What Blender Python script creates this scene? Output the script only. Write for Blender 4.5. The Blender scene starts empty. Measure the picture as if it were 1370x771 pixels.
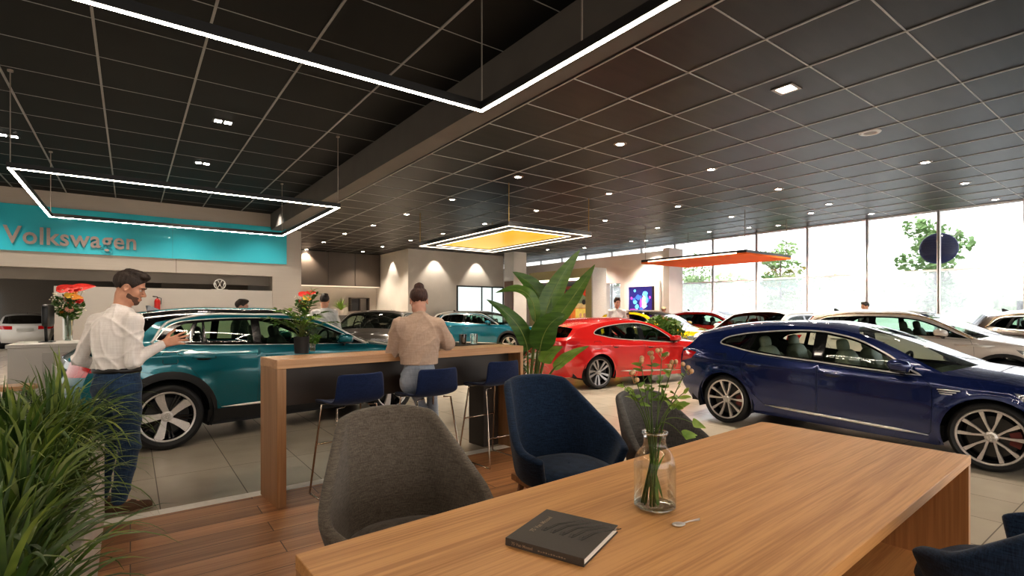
import bpy, bmesh, math, random
import numpy as np
from mathutils import Vector, Matrix, geometry
rnd = random.Random(11)
SC = bpy.context.scene
COL = SC.collection
PI = math.pi
EYE = 1.5

# ------------------------------------------------------------------ materials
def nt_new(name):
    m = bpy.data.materials.new(name); m.use_nodes = True
    nt = m.node_tree; nt.nodes.clear()
    out = nt.nodes.new('ShaderNodeOutputMaterial')
    return m, nt, out
def col4(c): return (c[0], c[1], c[2], 1.0)
def hexc(h, k=1.0):
    h = h.lstrip('#'); r = [int(h[i:i+2], 16)/255 for i in (0, 2, 4)]
    return tuple(k*(v/12.92 if v <= .04045 else ((v+.055)/1.055)**2.4) for v in r)
def pm(name, c, rough=.5, metal=0., c2=None, scale=20., stretch=(1, 1, 1), bump=0., coat=0., spec=.5, detail=3., rv=0., bscale=None, emit=None, es=0., trans=0., sheen=0.):
    """principled material with a procedural noise variation"""
    m, nt, out = nt_new(name)
    b = nt.nodes.new('ShaderNodeBsdfPrincipled')
    b.inputs['Roughness'].default_value = rough
    b.inputs['Metallic'].default_value = metal
    b.inputs['Specular IOR Level'].default_value = spec
    b.inputs['Coat Weight'].default_value = coat
    b.inputs['Coat Roughness'].default_value = .03
    if trans: b.inputs['Transmission Weight'].default_value = trans
    if sheen: b.inputs['Sheen Weight'].default_value = sheen
    tc = nt.nodes.new('ShaderNodeTexCoord'); mp = nt.nodes.new('ShaderNodeMapping')
    mp.inputs['Scale'].default_value = stretch
    nz = nt.nodes.new('ShaderNodeTexNoise'); nz.inputs['Scale'].default_value = scale; nz.inputs['Detail'].default_value = detail
    nt.links.new(tc.outputs['Object'], mp.inputs['Vector']); nt.links.new(mp.outputs['Vector'], nz.inputs['Vector'])
    cr = nt.nodes.new('ShaderNodeValToRGB')
    if c2 is None: c2 = tuple(v*.88 for v in c)
    cr.color_ramp.elements[0].position = .3; cr.color_ramp.elements[1].position = .7
    cr.color_ramp.elements[0].color = col4(c2); cr.color_ramp.elements[1].color = col4(c)
    nt.links.new(nz.outputs['Fac'], cr.inputs['Fac']); nt.links.new(cr.outputs['Color'], b.inputs['Base Color'])
    if bump:
        bp = nt.nodes.new('ShaderNodeBump'); bp.inputs['Strength'].default_value = bump; bp.inputs['Distance'].default_value = .01
        if bscale:
            n2 = nt.nodes.new('ShaderNodeTexNoise'); n2.inputs['Scale'].default_value = bscale; n2.inputs['Detail'].default_value = 2
            nt.links.new(mp.outputs['Vector'], n2.inputs['Vector']); nt.links.new(n2.outputs['Fac'], bp.inputs['Height'])
        else: nt.links.new(nz.outputs['Fac'], bp.inputs['Height'])
        nt.links.new(bp.outputs['Normal'], b.inputs['Normal'])
    if emit:
        b.inputs['Emission Color'].default_value = col4(emit); b.inputs['Emission Strength'].default_value = es
    nt.links.new(b.outputs['BSDF'], out.inputs['Surface'])
    return m
def emis(name, c, s):
    m, nt, out = nt_new(name)
    e = nt.nodes.new('ShaderNodeEmission'); e.inputs['Color'].default_value = col4(c); e.inputs['Strength'].default_value = s
    nt.links.new(e.outputs[0], out.inputs['Surface']); return m
def glassm(name, tint=(.8, .9, .88), refl=.08, haze=0., hz=(1, 1, 1), rmax=.75):
    """thin pane: see-through tint + mirror sheen (+ translucent haze)"""
    m, nt, out = nt_new(name)
    tr = nt.nodes.new('ShaderNodeBsdfTransparent'); tr.inputs['Color'].default_value = col4(tint)
    gl = nt.nodes.new('ShaderNodeBsdfGlossy'); gl.inputs['Roughness'].default_value = .02; gl.inputs['Color'].default_value = (1, 1, 1, 1)
    lw = nt.nodes.new('ShaderNodeLayerWeight'); lw.inputs['Blend'].default_value = .35
    mr = nt.nodes.new('ShaderNodeMapRange'); mr.inputs['To Min'].default_value = refl; mr.inputs['To Max'].default_value = rmax
    nt.links.new(lw.outputs['Fresnel'], mr.inputs['Value'])
    mx = nt.nodes.new('ShaderNodeMixShader'); nt.links.new(mr.outputs['Result'], mx.inputs['Fac'])
    src = tr
    if haze:
        tl = nt.nodes.new('ShaderNodeBsdfTranslucent'); tl.inputs['Color'].default_value = col4(hz)
        m2 = nt.nodes.new('ShaderNodeMixShader'); m2.inputs['Fac'].default_value = haze
        nt.links.new(tr.outputs[0], m2.inputs[1]); nt.links.new(tl.outputs[0], m2.inputs[2]); src = m2
    nt.links.new(src.outputs[0], mx.inputs[1]); nt.links.new(gl.outputs[0], mx.inputs[2])
    nt.links.new(mx.outputs[0], out.inputs['Surface']); return m
def wood(name, c1, c2, axis=0, scale=1., rough=.42, planks=None, coordsys='Object', coat=0., seam=.55, grain=1.):
    """wood grain running along axis; planks=(width,length) makes boards"""
    m, nt, out = nt_new(name); N = nt.nodes.new; L = nt.links.new
    b = N('ShaderNodeBsdfPrincipled'); b.inputs['Roughness'].default_value = rough; b.inputs['Coat Weight'].default_value = coat
    tc = N('ShaderNodeTexCoord'); mp = N('ShaderNodeMapping')
    s = [9., 9., 9.]; s[axis] = .22
    mp.inputs['Scale'].default_value = [v*scale for v in s]
    L(tc.outputs[coordsys], mp.inputs['Vector'])
    vec = mp.outputs['Vector']; tone = None
    if planks:
        br = N('ShaderNodeTexBrick'); br.inputs['Scale'].default_value = 1.0
        br.inputs['Brick Width'].default_value = planks[1]; br.inputs['Row Height'].default_value = planks[0]
        br.inputs['Mortar Size'].default_value = .0035; br.inputs['Mortar Smooth'].default_value = .2
        br.inputs['Color1'].default_value = (0, 0, 0, 1); br.inputs['Color2'].default_value = (1, 1, 1, 1); br.inputs['Mortar'].default_value = (.5, .5, .5, 1)
        br.offset = .37; br.offset_frequency = 2
        if axis == 1:
            m2 = N('ShaderNodeMapping'); m2.inputs['Rotation'].default_value = (0, 0, PI/2); L(tc.outputs[coordsys], m2.inputs['Vector']); L(m2.outputs['Vector'], br.inputs['Vector'])
        else: L(tc.outputs[coordsys], br.inputs['Vector'])
        sc = N('ShaderNodeVectorMath'); sc.operation = 'SCALE'; sc.inputs['Scale'].default_value = 31.
        L(br.outputs['Color'], sc.inputs[0])
        ad = N('ShaderNodeVectorMath'); ad.operation = 'ADD'; L(vec, ad.inputs[0]); L(sc.outputs[0], ad.inputs[1]); vec = ad.outputs[0]
        tone = br
    wv = N('ShaderNodeTexNoise'); wv.inputs['Scale'].default_value = .9; wv.inputs['Detail'].default_value = 5; wv.inputs['Distortion'].default_value = .6
    L(vec, wv.inputs['Vector'])
    fn = N('ShaderNodeTexNoise'); fn.inputs['Scale'].default_value = 6.; fn.inputs['Detail'].default_value = 4
    L(vec, fn.inputs['Vector'])
    mixf = N('ShaderNodeMath'); mixf.operation = 'MULTIPLY_ADD'; mixf.inputs[1].default_value = .45*grain
    L(fn.outputs['Fac'], mixf.inputs[0])
    mm = N('ShaderNodeMath'); mm.operation = 'MULTIPLY'; mm.inputs[1].default_value = .62; L(wv.outputs['Fac'], mm.inputs[0]); L(mm.outputs[0], mixf.inputs[2])
    cr = N('ShaderNodeValToRGB'); e = cr.color_ramp.elements
    e[0].position = .38; e[0].color = col4(c2); e[1].position = .66; e[1].color = col4(c1)
    L(mixf.outputs[0], cr.inputs['Fac'])
    colr = cr.outputs['Color']
    if tone:
        hs = N('ShaderNodeHueSaturation'); mr = N('ShaderNodeMapRange'); mr.inputs['To Min'].default_value = .66; mr.inputs['To Max'].default_value = 1.15
        L(br.outputs['Color'], mr.inputs['Value']); L(mr.outputs['Result'], hs.inputs['Value']); L(colr, hs.inputs['Color'])
        mx = N('ShaderNodeMix'); mx.data_type = 'RGBA'; L(br.outputs['Fac'], mx.inputs['Factor'])
        L(hs.outputs['Color'], mx.inputs['A']); mx.inputs['B'].default_value = col4(tuple(v*seam*.4 for v in c2)); colr = mx.outputs['Result']
    L(colr, b.inputs['Base Color'])
    bp = N('ShaderNodeBump'); bp.inputs['Strength'].default_value = .12; bp.inputs['Distance'].default_value = .004
    L(mixf.outputs[0], bp.inputs['Height']); L(bp.outputs['Normal'], b.inputs['Normal'])
    L(b.outputs[0], out.inputs['Surface']); return m
def tiles(name, c1, c2, size, grout, rough=.3, rot=0., gw=.004, off=0., loc=(0, 0, 0)):
    m, nt, out = nt_new(name); N = nt.nodes.new; L = nt.links.new
    b = N('ShaderNodeBsdfPrincipled')
    tc = N('ShaderNodeTexCoord'); mp = N('ShaderNodeMapping'); mp.inputs['Rotation'].default_value = (0, 0, rot); mp.inputs['Location'].default_value = loc
    L(tc.outputs['Object'], mp.inputs['Vector'])
    br = N('ShaderNodeTexBrick'); br.inputs['Scale'].default_value = 1; br.inputs['Brick Width'].default_value = size[0]; br.inputs['Row Height'].default_value = size[1]
    br.inputs['Mortar Size'].default_value = gw; br.offset = off; br.inputs['Mortar Smooth'].default_value = .1
    br.inputs['Color1'].default_value = col4(c1); br.inputs['Color2'].default_value = col4(c2); br.inputs['Mortar'].default_value = col4(grout)
    L(mp.outputs[0], br.inputs['Vector'])
    nz = N('ShaderNodeTexNoise'); nz.inputs['Scale'].default_value = 3.; nz.inputs['Detail'].default_value = 6; L(tc.outputs['Object'], nz.inputs['Vector'])
    hs = N('ShaderNodeHueSaturation'); mr = N('ShaderNodeMapRange'); mr.inputs['To Min'].default_value = .88; mr.inputs['To Max'].default_value = 1.1
    L(nz.outputs['Fac'], mr.inputs['Value']); L(mr.outputs[0], hs.inputs['Value']); L(br.outputs['Color'], hs.inputs['Color']); L(hs.outputs[0], b.inputs['Base Color'])
    m2 = N('ShaderNodeMapRange'); m2.inputs['To Min'].default_value = rough*.75; m2.inputs['To Max'].default_value = rough*1.3
    L(nz.outputs['Fac'], m2.inputs['Value']); L(m2.outputs[0], b.inputs['Roughness'])
    L(b.outputs[0], out.inputs['Surface']); return m
def fabric(name, c1, c2, scale=260., rough=.9, sheen=.15, bump=.35):
    """woven cloth: crossed wave threads broken by noise"""
    m, nt, out = nt_new(name); N = nt.nodes.new; L = nt.links.new
    b = N('ShaderNodeBsdfPrincipled'); b.inputs['Roughness'].default_value = rough; b.inputs['Sheen Weight'].default_value = sheen
    b.inputs['Specular IOR Level'].default_value = .2
    tc = N('ShaderNodeTexCoord')
    fs = []
    for st in ((1, 1, .08), (.08, .08, 1)):
        mp = N('ShaderNodeMapping'); mp.inputs['Scale'].default_value = st; L(tc.outputs['Object'], mp.inputs['Vector'])
        n = N('ShaderNodeTexNoise'); n.inputs['Scale'].default_value = scale; n.inputs['Detail'].default_value = 2; L(mp.outputs[0], n.inputs['Vector']); fs.append(n)
    a = N('ShaderNodeMath'); a.operation = 'ADD'; L(fs[0].outputs['Fac'], a.inputs[0]); L(fs[1].outputs['Fac'], a.inputs[1])
    h = N('ShaderNodeMath'); h.operation = 'MULTIPLY'; h.inputs[1].default_value = .5; L(a.outputs[0], h.inputs[0])
    cr = N('ShaderNodeValToRGB'); e = cr.color_ramp.elements; e[0].position = .36; e[1].position = .64; e[0].color = col4(c2); e[1].color = col4(c1)
    L(h.outputs[0], cr.inputs['Fac']); L(cr.outputs[0], b.inputs['Base Color'])
    bp = N('ShaderNodeBump'); bp.inputs['Strength'].default_value = bump; bp.inputs['Distance'].default_value = .003; L(h.outputs[0], bp.inputs['Height']); L(bp.outputs[0], b.inputs['Normal'])
    L(b.outputs[0], out.inputs['Surface']); return m

# ------------------------------------------------------------------ objects
def tag(o, label=None, cat=None, group=None, kind=None):
    if label: o['label'] = label
    if cat: o['category'] = cat
    if group: o['group'] = group
    if kind: o['kind'] = kind
    return o
def thing(name, loc, label, cat, rz=0., group=None, scale=1.):
    o = bpy.data.objects.new(name, None); COL.objects.link(o)
    o.location = loc; o.rotation_euler = (0, 0, rz); o.empty_display_size = .2
    if scale != 1.: o.scale = (scale,)*3
    return tag(o, label, cat, group)
class MB:
    """collects simple shapes, then builds ONE mesh"""
    def __init__(s): s.v = []; s.f = []; s.n = None; s.mi = []
    def add(s, vs, fs, mi=0):
        k = len(s.v); s.v.extend([tuple(p) for p in vs]); s.f.extend([tuple(i+k for i in f) for f in fs]); s.mi.extend([mi]*len(fs)); return s
    def box(s, c, d, rz=0., mi=0, M=None):
        x, y, z = d[0]/2, d[1]/2, d[2]/2
        vs = [Vector(p) for p in ((-x,-y,-z),(x,-y,-z),(x,y,-z),(-x,y,-z),(-x,-y,z),(x,-y,z),(x,y,z),(-x,y,z))]
        R = Matrix.Rotation(rz, 4, 'Z') if M is None else M
        s.add([(R @ p) + Vector(c) for p in vs], [(0,3,2,1),(4,5,6,7),(0,1,5,4),(1,2,6,5),(2,3,7,6),(3,0,4,7)], mi); return s
    def bx(s, x0, x1, y0, y1, z0, z1, mi=0):
        return s.box(((x0+x1)/2, (y0+y1)/2, (z0+z1)/2), (abs(x1-x0), abs(y1-y0), abs(z1-z0)), mi=mi)
    def tube(s, pts, r, seg=8, closed=False, cap=True, mi=0):
        pts = [Vector(p) for p in pts]; n = len(pts)
        rr = r if hasattr(r, '__len__') else [r]*n
        k = len(s.v); up = None; fs = []
        for i, p in enumerate(pts):
            a = pts[i-1] if (i > 0 or closed) else p; b = pts[(i+1) % n] if (i < n-1 or closed) else p
            t = (b-a)
            if t.length < 1e-9: t = Vector((0, 0, 1))
            t.normalize()
            if up is None:
                up = Vector((0, 0, 1)) if abs(t.z) < .9 else Vector((1, 0, 0))
            u = up - t*up.dot(t)
            if u.length < 1e-6: u = t.orthogonal()
            u.normalize(); w = t.cross(u); up = u
            rad = rr[i]; ra, rb = rad if hasattr(rad, '__len__') else (rad, rad)
            for j in range(seg):
                q = 2*PI*j/seg; s.v.append(tuple(p + u*(math.cos(q)*ra) + w*(math.sin(q)*rb)))
        m = n if closed else n-1
        for i in range(m):
            for j in range(seg):
                a = k+i*seg+j; b = k+i*seg+(j+1) % seg; c = k+((i+1) % n)*seg+(j+1) % seg; d = k+((i+1) % n)*seg+j
                fs.append((a, b, c, d))
        if cap and not closed:
            fs.append(tuple(k+j for j in range(seg))[::-1]); fs.append(tuple(k+(n-1)*seg+j for j in range(seg)))
        s.f.extend(fs); s.mi.extend([mi]*len(fs)); return s
    def lathe(s, prof, seg=24, c=(0, 0, 0), axis='Z', cap=False, mi=0):
        k = len(s.v); n = len(prof)
        for (r, h) in prof:
            for j in range(seg):
                q = 2*PI*j/seg; a, b = r*math.cos(q), r*math.sin(q)
                p = (a, b, h) if axis == 'Z' else ((a, h, b) if axis == 'Y' else (h, a, b))
                s.v.append((p[0]+c[0], p[1]+c[1], p[2]+c[2]))
        fs = []
        for i in range(n-1):
            for j in range(seg):
                fs.append((k+i*seg+j, k+i*seg+(j+1) % seg, k+(i+1)*seg+(j+1) % seg, k+(i+1)*seg+j))
        if cap:
            fs.append(tuple(k+j for j in range(seg))[::-1]); fs.append(tuple(k+(n-1)*seg+j for j in range(seg)))
        s.f.extend(fs); s.mi.extend([mi]*len(fs)); return s
    def prism(s, poly, f0, f1, mi=0):
        """poly list of 2D points, f0/f1 map (a,b)->3D for the two caps"""
        n = len(poly)
        vs = [f0(*p) for p in poly]+[f1(*p) for p in poly]
        fs = [tuple(range(n))[::-1], tuple(range(n, 2*n))]+[(i, (i+1) % n, n+(i+1) % n, n+i) for i in range(n)]
        return s.add(vs, fs, mi)
    def grid(s, P, closed_u=False, closed_v=False, mi=0):
        """P: array (nu,nv,3)"""
        P = np.asarray(P); nu, nv = P.shape[:2]; k = len(s.v); s.v.extend(map(tuple, P.reshape(-1, 3)))
        fs = []
        for i in range(nu if closed_u else nu-1):
            for j in range(nv if closed_v else nv-1):
                a = i*nv+j; b = ((i+1) % nu)*nv+j; c = ((i+1) % nu)*nv+(j+1) % nv; d = i*nv+(j+1) % nv
                fs.append((k+a, k+b, k+c, k+d))
        s.f.extend(fs); s.mi.extend([mi]*len(fs)); return s
    def ell(s, c, r, M=None, nu=16, nv=10, p=1.0, mi=0):
        """ellipsoid (p<1 makes it boxier)"""
        k = len(s.v); P = []
        sg = lambda t, e: math.copysign(abs(t)**e, t)
        for i in range(nv+1):
            a = -PI/2+PI*i/nv
            for j in range(nu):
                b = 2*PI*j/nu
                q = Vector((r[0]*sg(math.cos(a), p)*sg(math.cos(b), p), r[1]*sg(math.cos(a), p)*sg(math.sin(b), p), r[2]*sg(math.sin(a), p)))
                if M is not None: q = M @ q
                P.append(tuple(q+Vector(c)))
        fs = [(i*nu+j, i*nu+(j+1) % nu, (i+1)*nu+(j+1) % nu, (i+1)*nu+j) for i in range(nv) for j in range(nu)]
        return s.add(P, fs, mi)
    def build(s, name, mat, parent=None, smooth=False, bevel=0., loc=None, rz=0., label=None, cat=None, group=None, kind=None, solid=0., sub=0, fix=True, weld=True, sharp=None, boff=0.):
        me = bpy.data.meshes.new(name); me.from_pydata(s.v, [], s.f); me.update()
        mats = mat if isinstance(mat, (list, tuple)) else [mat]
        for m in mats: me.materials.append(m)
        if len(mats) > 1: me.polygons.foreach_set('material_index', s.mi)
        if fix or weld:
            bm = bmesh.new(); bm.from_mesh(me)
            if weld: bmesh.ops.remove_doubles(bm, verts=bm.verts, dist=1e-5)
            bm.faces.ensure_lookup_table()
            bad = [f for f in bm.faces if f.calc_area() < 1e-12]
            if bad: bmesh.ops.delete(bm, geom=bad, context='FACES')
            if fix: bmesh.ops.recalc_face_normals(bm, faces=bm.faces)
            bm.to_mesh(me); bm.free()
        return finish(name, me, parent, smooth, bevel, loc, rz, label, cat, group, kind, solid, sub, sharp, boff)
def finish(name, me, parent=None, smooth=False, bevel=0., loc=None, rz=0., label=None, cat=None, group=None, kind=None, solid=0., sub=0, sharp=None, boff=0.):
    if smooth: me.shade_smooth()
    if smooth and sharp: me.set_sharp_from_angle(angle=sharp)
    o = bpy.data.objects.new(name, me); COL.objects.link(o)
    if parent: o.parent = parent
    if loc: o.location = loc
    if rz: o.rotation_euler = (0, 0, rz)
    if solid:
        md = o.modifiers.new('s', 'SOLIDIFY'); md.thickness = solid; md.offset = boff
    if sub:
        md = o.modifiers.new('u', 'SUBSURF'); md.levels = sub; md.render_levels = sub
    if bevel:
        md = o.modifiers.new('b', 'BEVEL'); md.width = bevel; md.segments = 2; md.limit_method = 'ANGLE'; md.angle_limit = math.radians(40)
    return tag(o, label, cat, group, kind)
def copy_tree(o, parent=None):
    c = o.copy(); COL.objects.link(c)
    if parent: c.parent = parent
    for ch in list(o.children): copy_tree(ch, c)
    return c
def struct(mb, name, mat, **kw): return mb.build(name, mat, kind='structure', **kw)

# -------------------------------------------------- SDF modelling (smooth unions) + surface nets
class SDF:
    def __init__(s, k=.02): s.pr = []; s.k = k
    def cap(s, a, b, ra, rb=None, k=None, sub=False, sq=None):
        s.pr.append(('c', np.array(a, float), np.array(b, float), ra, ra if rb is None else rb, k, sub, sq)); return s
    def chain(s, pts, rs, k=None):
        for i in range(len(pts)-1): s.cap(pts[i], pts[i+1], rs[i], rs[i+1], k)
        return s
    def ell(s, c, r, M=None, k=None, sub=False):
        s.pr.append(('e', np.array(c, float), np.array(r, float), None if M is None else np.array(M.to_3x3(), float), 0, k, sub, None)); return s
    def bbox(s):
        lo = np.full(3, 9e9); hi = -lo
        for p in s.pr:
            if p[6]: continue
            if p[0] == 'c':
                for q, r in ((p[1], p[3]), (p[2], p[4])): lo = np.minimum(lo, q-r*1.35); hi = np.maximum(hi, q+r*1.35)
            else:
                m = p[2].max(); lo = np.minimum(lo, p[1]-m); hi = np.maximum(hi, p[1]+m)
        return lo, hi
    def dist(s, P):
        D = None
        for p in s.pr:
            if p[0] == 'c':
                a, b = p[1], p[2]; ab = b-a; L = max(ab @ ab, 1e-12)
                q = P-a; h = np.clip((q @ ab)/L, 0, 1)
                e = q-h[..., None]*ab
                if p[7] is not None:
                    ax, f = p[7]; ax = np.array(ax, float); ax /= np.linalg.norm(ax)
                    t = e @ ax; e = e + (t*(1/f-1))[..., None]*ax
                d = np.sqrt((e*e).sum(-1)) - (p[3]+(p[4]-p[3])*h)
            else:
                q = P-p[1]
                if p[3] is not None: q = q @ p[3]
                r = p[2]; k0 = np.sqrt(((q/r)**2).sum(-1)); k1 = np.sqrt(((q/(r*r))**2).sum(-1))
                d = k0*(k0-1)/np.maximum(k1, 1e-9)
                d = np.where(k0 < 1e-6, -r.min(), d)
            k = p[5] if p[5] is not None else s.k
            if D is None: D = d; continue
            if p[6]:
                h = np.clip(.5-.5*(D+d)/k, 0, 1); D = D*(1-h)-d*h+k*h*(1-h)
            else:
                h = np.clip(.5+.5*(D-d)/k, 0, 1); D = D*(1-h)+d*h-k*h*(1-h)
        return D
    def mesh(s, res, post=None):
        lo, hi = s.bbox(); lo = lo-4*res; hi = hi+4*res
        n = np.ceil((hi-lo)/res).astype(int)+1
        ax = [lo[i]+res*np.arange(n[i]) for i in range(3)]
        D = np.full(n, .08)
        for p in s.pr:
            k = p[5] if p[5] is not None else s.k
            if p[0] == 'c': a = np.minimum(p[1]-p[3]*1.3, p[2]-p[4]*1.3); b = np.maximum(p[1]+p[3]*1.3, p[2]+p[4]*1.3)
            else: a = p[1]-p[2].max(); b = p[1]+p[2].max()
            i0 = np.clip(np.floor((a-k-2.5*res-lo)/res).astype(int), 0, n); i1 = np.clip(np.ceil((b+k+2.5*res-lo)/res).astype(int)+1, 0, n)
            if (i1 <= i0).any(): continue
            sl = tuple(slice(i0[q], i1[q]) for q in range(3))
            g = np.stack(np.meshgrid(ax[0][sl[0]], ax[1][sl[1]], ax[2][sl[2]], indexing='ij'), -1)
            one = SDF(s.k); one.pr = [p[:6]+(False,)+p[7:]]; d = one.dist(g)
            if p[6]:
                h = np.clip(.5-.5*(D[sl]+d)/k, 0, 1); D[sl] = D[sl]*(1-h)-d*h+k*h*(1-h)
            else:
                h = np.clip(.5+.5*(D[sl]-d)/k, 0, 1); D[sl] = D[sl]*(1-h)+d*h-k*h*(1-h)
        if post:
            for q0 in range(0, n[0], 24):
                g = np.stack(np.meshgrid(ax[0][q0:q0+24], ax[1], ax[2], indexing='ij'), -1); D[q0:q0+24] = post(g, D[q0:q0+24])
        return surfnets(D, lo, res)
def surfnets(D, lo, res):
    S = D < 0
    c = np.zeros(tuple(k-1 for k in D.shape), int)
    for dx in (0, 1):
        for dy in (0, 1):
            for dz in (0, 1):
                c += S[dx:D.shape[0]-1+dx, dy:D.shape[1]-1+dy, dz:D.shape[2]-1+dz]
    act = (c > 0) & (c < 8); idx = np.full(act.shape, -1, int); I = np.argwhere(act); idx[act] = np.arange(len(I))
    acc = np.zeros((len(I), 3)); cnt = np.zeros(len(I))
    def val(o): return D[I[:, 0]+o[0], I[:, 1]+o[1], I[:, 2]+o[2]]
    cor = [(x, y, z) for x in (0, 1) for y in (0, 1) for z in (0, 1)]
    for a in cor:
        for b in cor:
            if sum(b)-sum(a) == 1 and all(b[i] >= a[i] for i in range(3)):
                va, vb = val(a), val(b); m = (va < 0) != (vb < 0)
                t = np.where(m, va/np.where(m, va-vb, 1), 0)
                p = np.array(a)+t[:, None]*(np.array(b)-np.array(a))
                acc[m] += p[m]; cnt[m] += 1
    V = lo+res*(I+acc/np.maximum(cnt, 1)[:, None])
    Fs = []
    for ax in range(3):
        sl0 = [slice(1, -1)]*3; sl0[ax] = slice(0, -1); sl1 = list(sl0); sl1[ax] = slice(1, None)
        A, B = S[tuple(sl0)], S[tuple(sl1)]
        E = np.argwhere(A != B); 
        if len(E) == 0: continue
        off = np.ones(3, int); off[ax] = 0; E = E+off
        u, v = [(1, 2), (2, 0), (0, 1)][ax]
        q = []
        for (du, dv) in ((1, 1), (0, 1), (0, 0), (1, 0)):
            e = E.copy(); e[:, u] -= du; e[:, v] -= dv; q.append(idx[e[:, 0], e[:, 1], e[:, 2]])
        Q = np.stack(q, 1); ins = S[E[:, 0], E[:, 1], E[:, 2]]
        Q[~ins] = Q[~ins][:, ::-1]; Fs.append(Q)
    return V, np.concatenate(Fs)
def sdf_obj(sdf, res, name, mat, parent=None, post=None, smooth_it=1, deform=None, **kw):
    V, Fq = sdf.mesh(res, post)
    if deform is not None: V = deform(V)
    me = bpy.data.meshes.new(name); me.from_pydata(V.tolist(), [], Fq.tolist()); me.update()
    if smooth_it:
        bm = bmesh.new(); bm.from_mesh(me)
        for _ in range(smooth_it): bmesh.ops.smooth_vert(bm, verts=bm.verts, factor=.5, use_axis_x=True, use_axis_y=True, use_axis_z=True)
        bm.to_mesh(me); bm.free()
    me.materials.append(mat)
    return finish(name, me, parent, smooth=True, **kw)
def lerp(a, b, t): return a+(b-a)*t
# ================================================================== cars
def hermite(keys, corners=(), n=8):
    K = np.array(keys, float); m = len(K)
    d = np.sqrt(((K[1:, :2]-K[:-1, :2])**2).sum(1))+1e-6
    out = []; us = []
    def tang(i, seg):
        a, b = max(i-1, 0), min(i+1, m-1)
        if i in corners or i == 0 or i == m-1:
            return (K[seg+1]-K[seg])/d[seg]
        s0 = (K[i]-K[i-1])/d[i-1]; s1 = (K[i+1]-K[i])/d[i]
        return (s0*d[i]+s1*d[i-1])/(d[i]+d[i-1])
    for s in range(m-1):
        t0, t1 = tang(s, s)*d[s], tang(s+1, s)*d[s]
        for j in range(n):
            t = j/n
            h = (2*t**3-3*t**2+1)*K[s]+(t**3-2*t**2+t)*t0+(-2*t**3+3*t**2)*K[s+1]+(t**3-t**2)*t1
            out.append(h); us.append(s+t)
    out.append(K[-1]); us.append(m-1)
    return np.array(out), np.array(us)
def smooth_poly(poly, corners=None, n=5):
    """closed polygon, Catmull-Rom except at corner indices"""
    P = np.array(poly, float); m = len(P); out = []
    corners = set(range(m)) if corners is None else corners
    for i in range(m):
        a, b = P[i], P[(i+1) % m]; p0, p3 = P[i-1], P[(i+2) % m]; L = np.linalg.norm(b-a)
        ta = (b-a) if i in corners else (b-p0)*L/max(np.linalg.norm(b-a)+np.linalg.norm(a-p0), 1e-6)
        tb = (b-a) if (i+1) % m in corners else (p3-a)*L/max(np.linalg.norm(b-a)+np.linalg.norm(p3-b), 1e-6)
        if i in corners and (i+1) % m in corners:
            k = max(1, int(L/.12))
            for j in range(k): out.append(a+(b-a)*j/k)
            continue
        for j in range(n):
            t = j/n
            out.append((2*t**3-3*t**2+1)*a+(t**3-2*t**2+t)*ta+(-2*t**3+3*t**2)*b+(t**3-t**2)*tb)
    return np.array(out)
def inside(P, poly):
    x, y = P[:, 0], P[:, 1]; c = np.zeros(len(P), bool); n = len(poly)
    for i in range(n):
        x0, y0 = poly[i]; x1, y1 = poly[(i+1) % n]
        if y0 == y1: continue
        m = ((y0 > y) != (y1 > y)) & (x < (x1-x0)*(y-y0)/(y1-y0)+x0); c ^= m
    return c
def segdist(P, poly):
    A = np.asarray(poly); B = np.roll(A, -1, 0); D = np.full(len(P), 9e9)
    for a, b in zip(A, B):
        ab = b-a; L = max(ab @ ab, 1e-12); h = np.clip(((P-a) @ ab)/L, 0, 1); D = np.minimum(D, np.sqrt(((P-a-h[:, None]*ab)**2).sum(1)))
    return D
def offset_poly(poly, d):
    P = np.asarray(poly, float); a = np.roll(P, 1, 0); b = np.roll(P, -1, 0)
    A2 = .5*np.sum(P[:, 0]*b[:, 1]-b[:, 0]*P[:, 1]); sg = 1 if A2 > 0 else -1
    t1 = P-a; t1 /= np.maximum(np.linalg.norm(t1, axis=1), 1e-9)[:, None]; t2 = b-P; t2 /= np.maximum(np.linalg.norm(t2, axis=1), 1e-9)[:, None]
    n1 = np.stack([t1[:, 1], -t1[:, 0]], 1)*sg; n2 = np.stack([t2[:, 1], -t2[:, 0]], 1)*sg
    n = n1+n2; l = np.maximum((n*n).sum(1), .5); return P+n*(2*d/l)[:, None]
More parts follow.
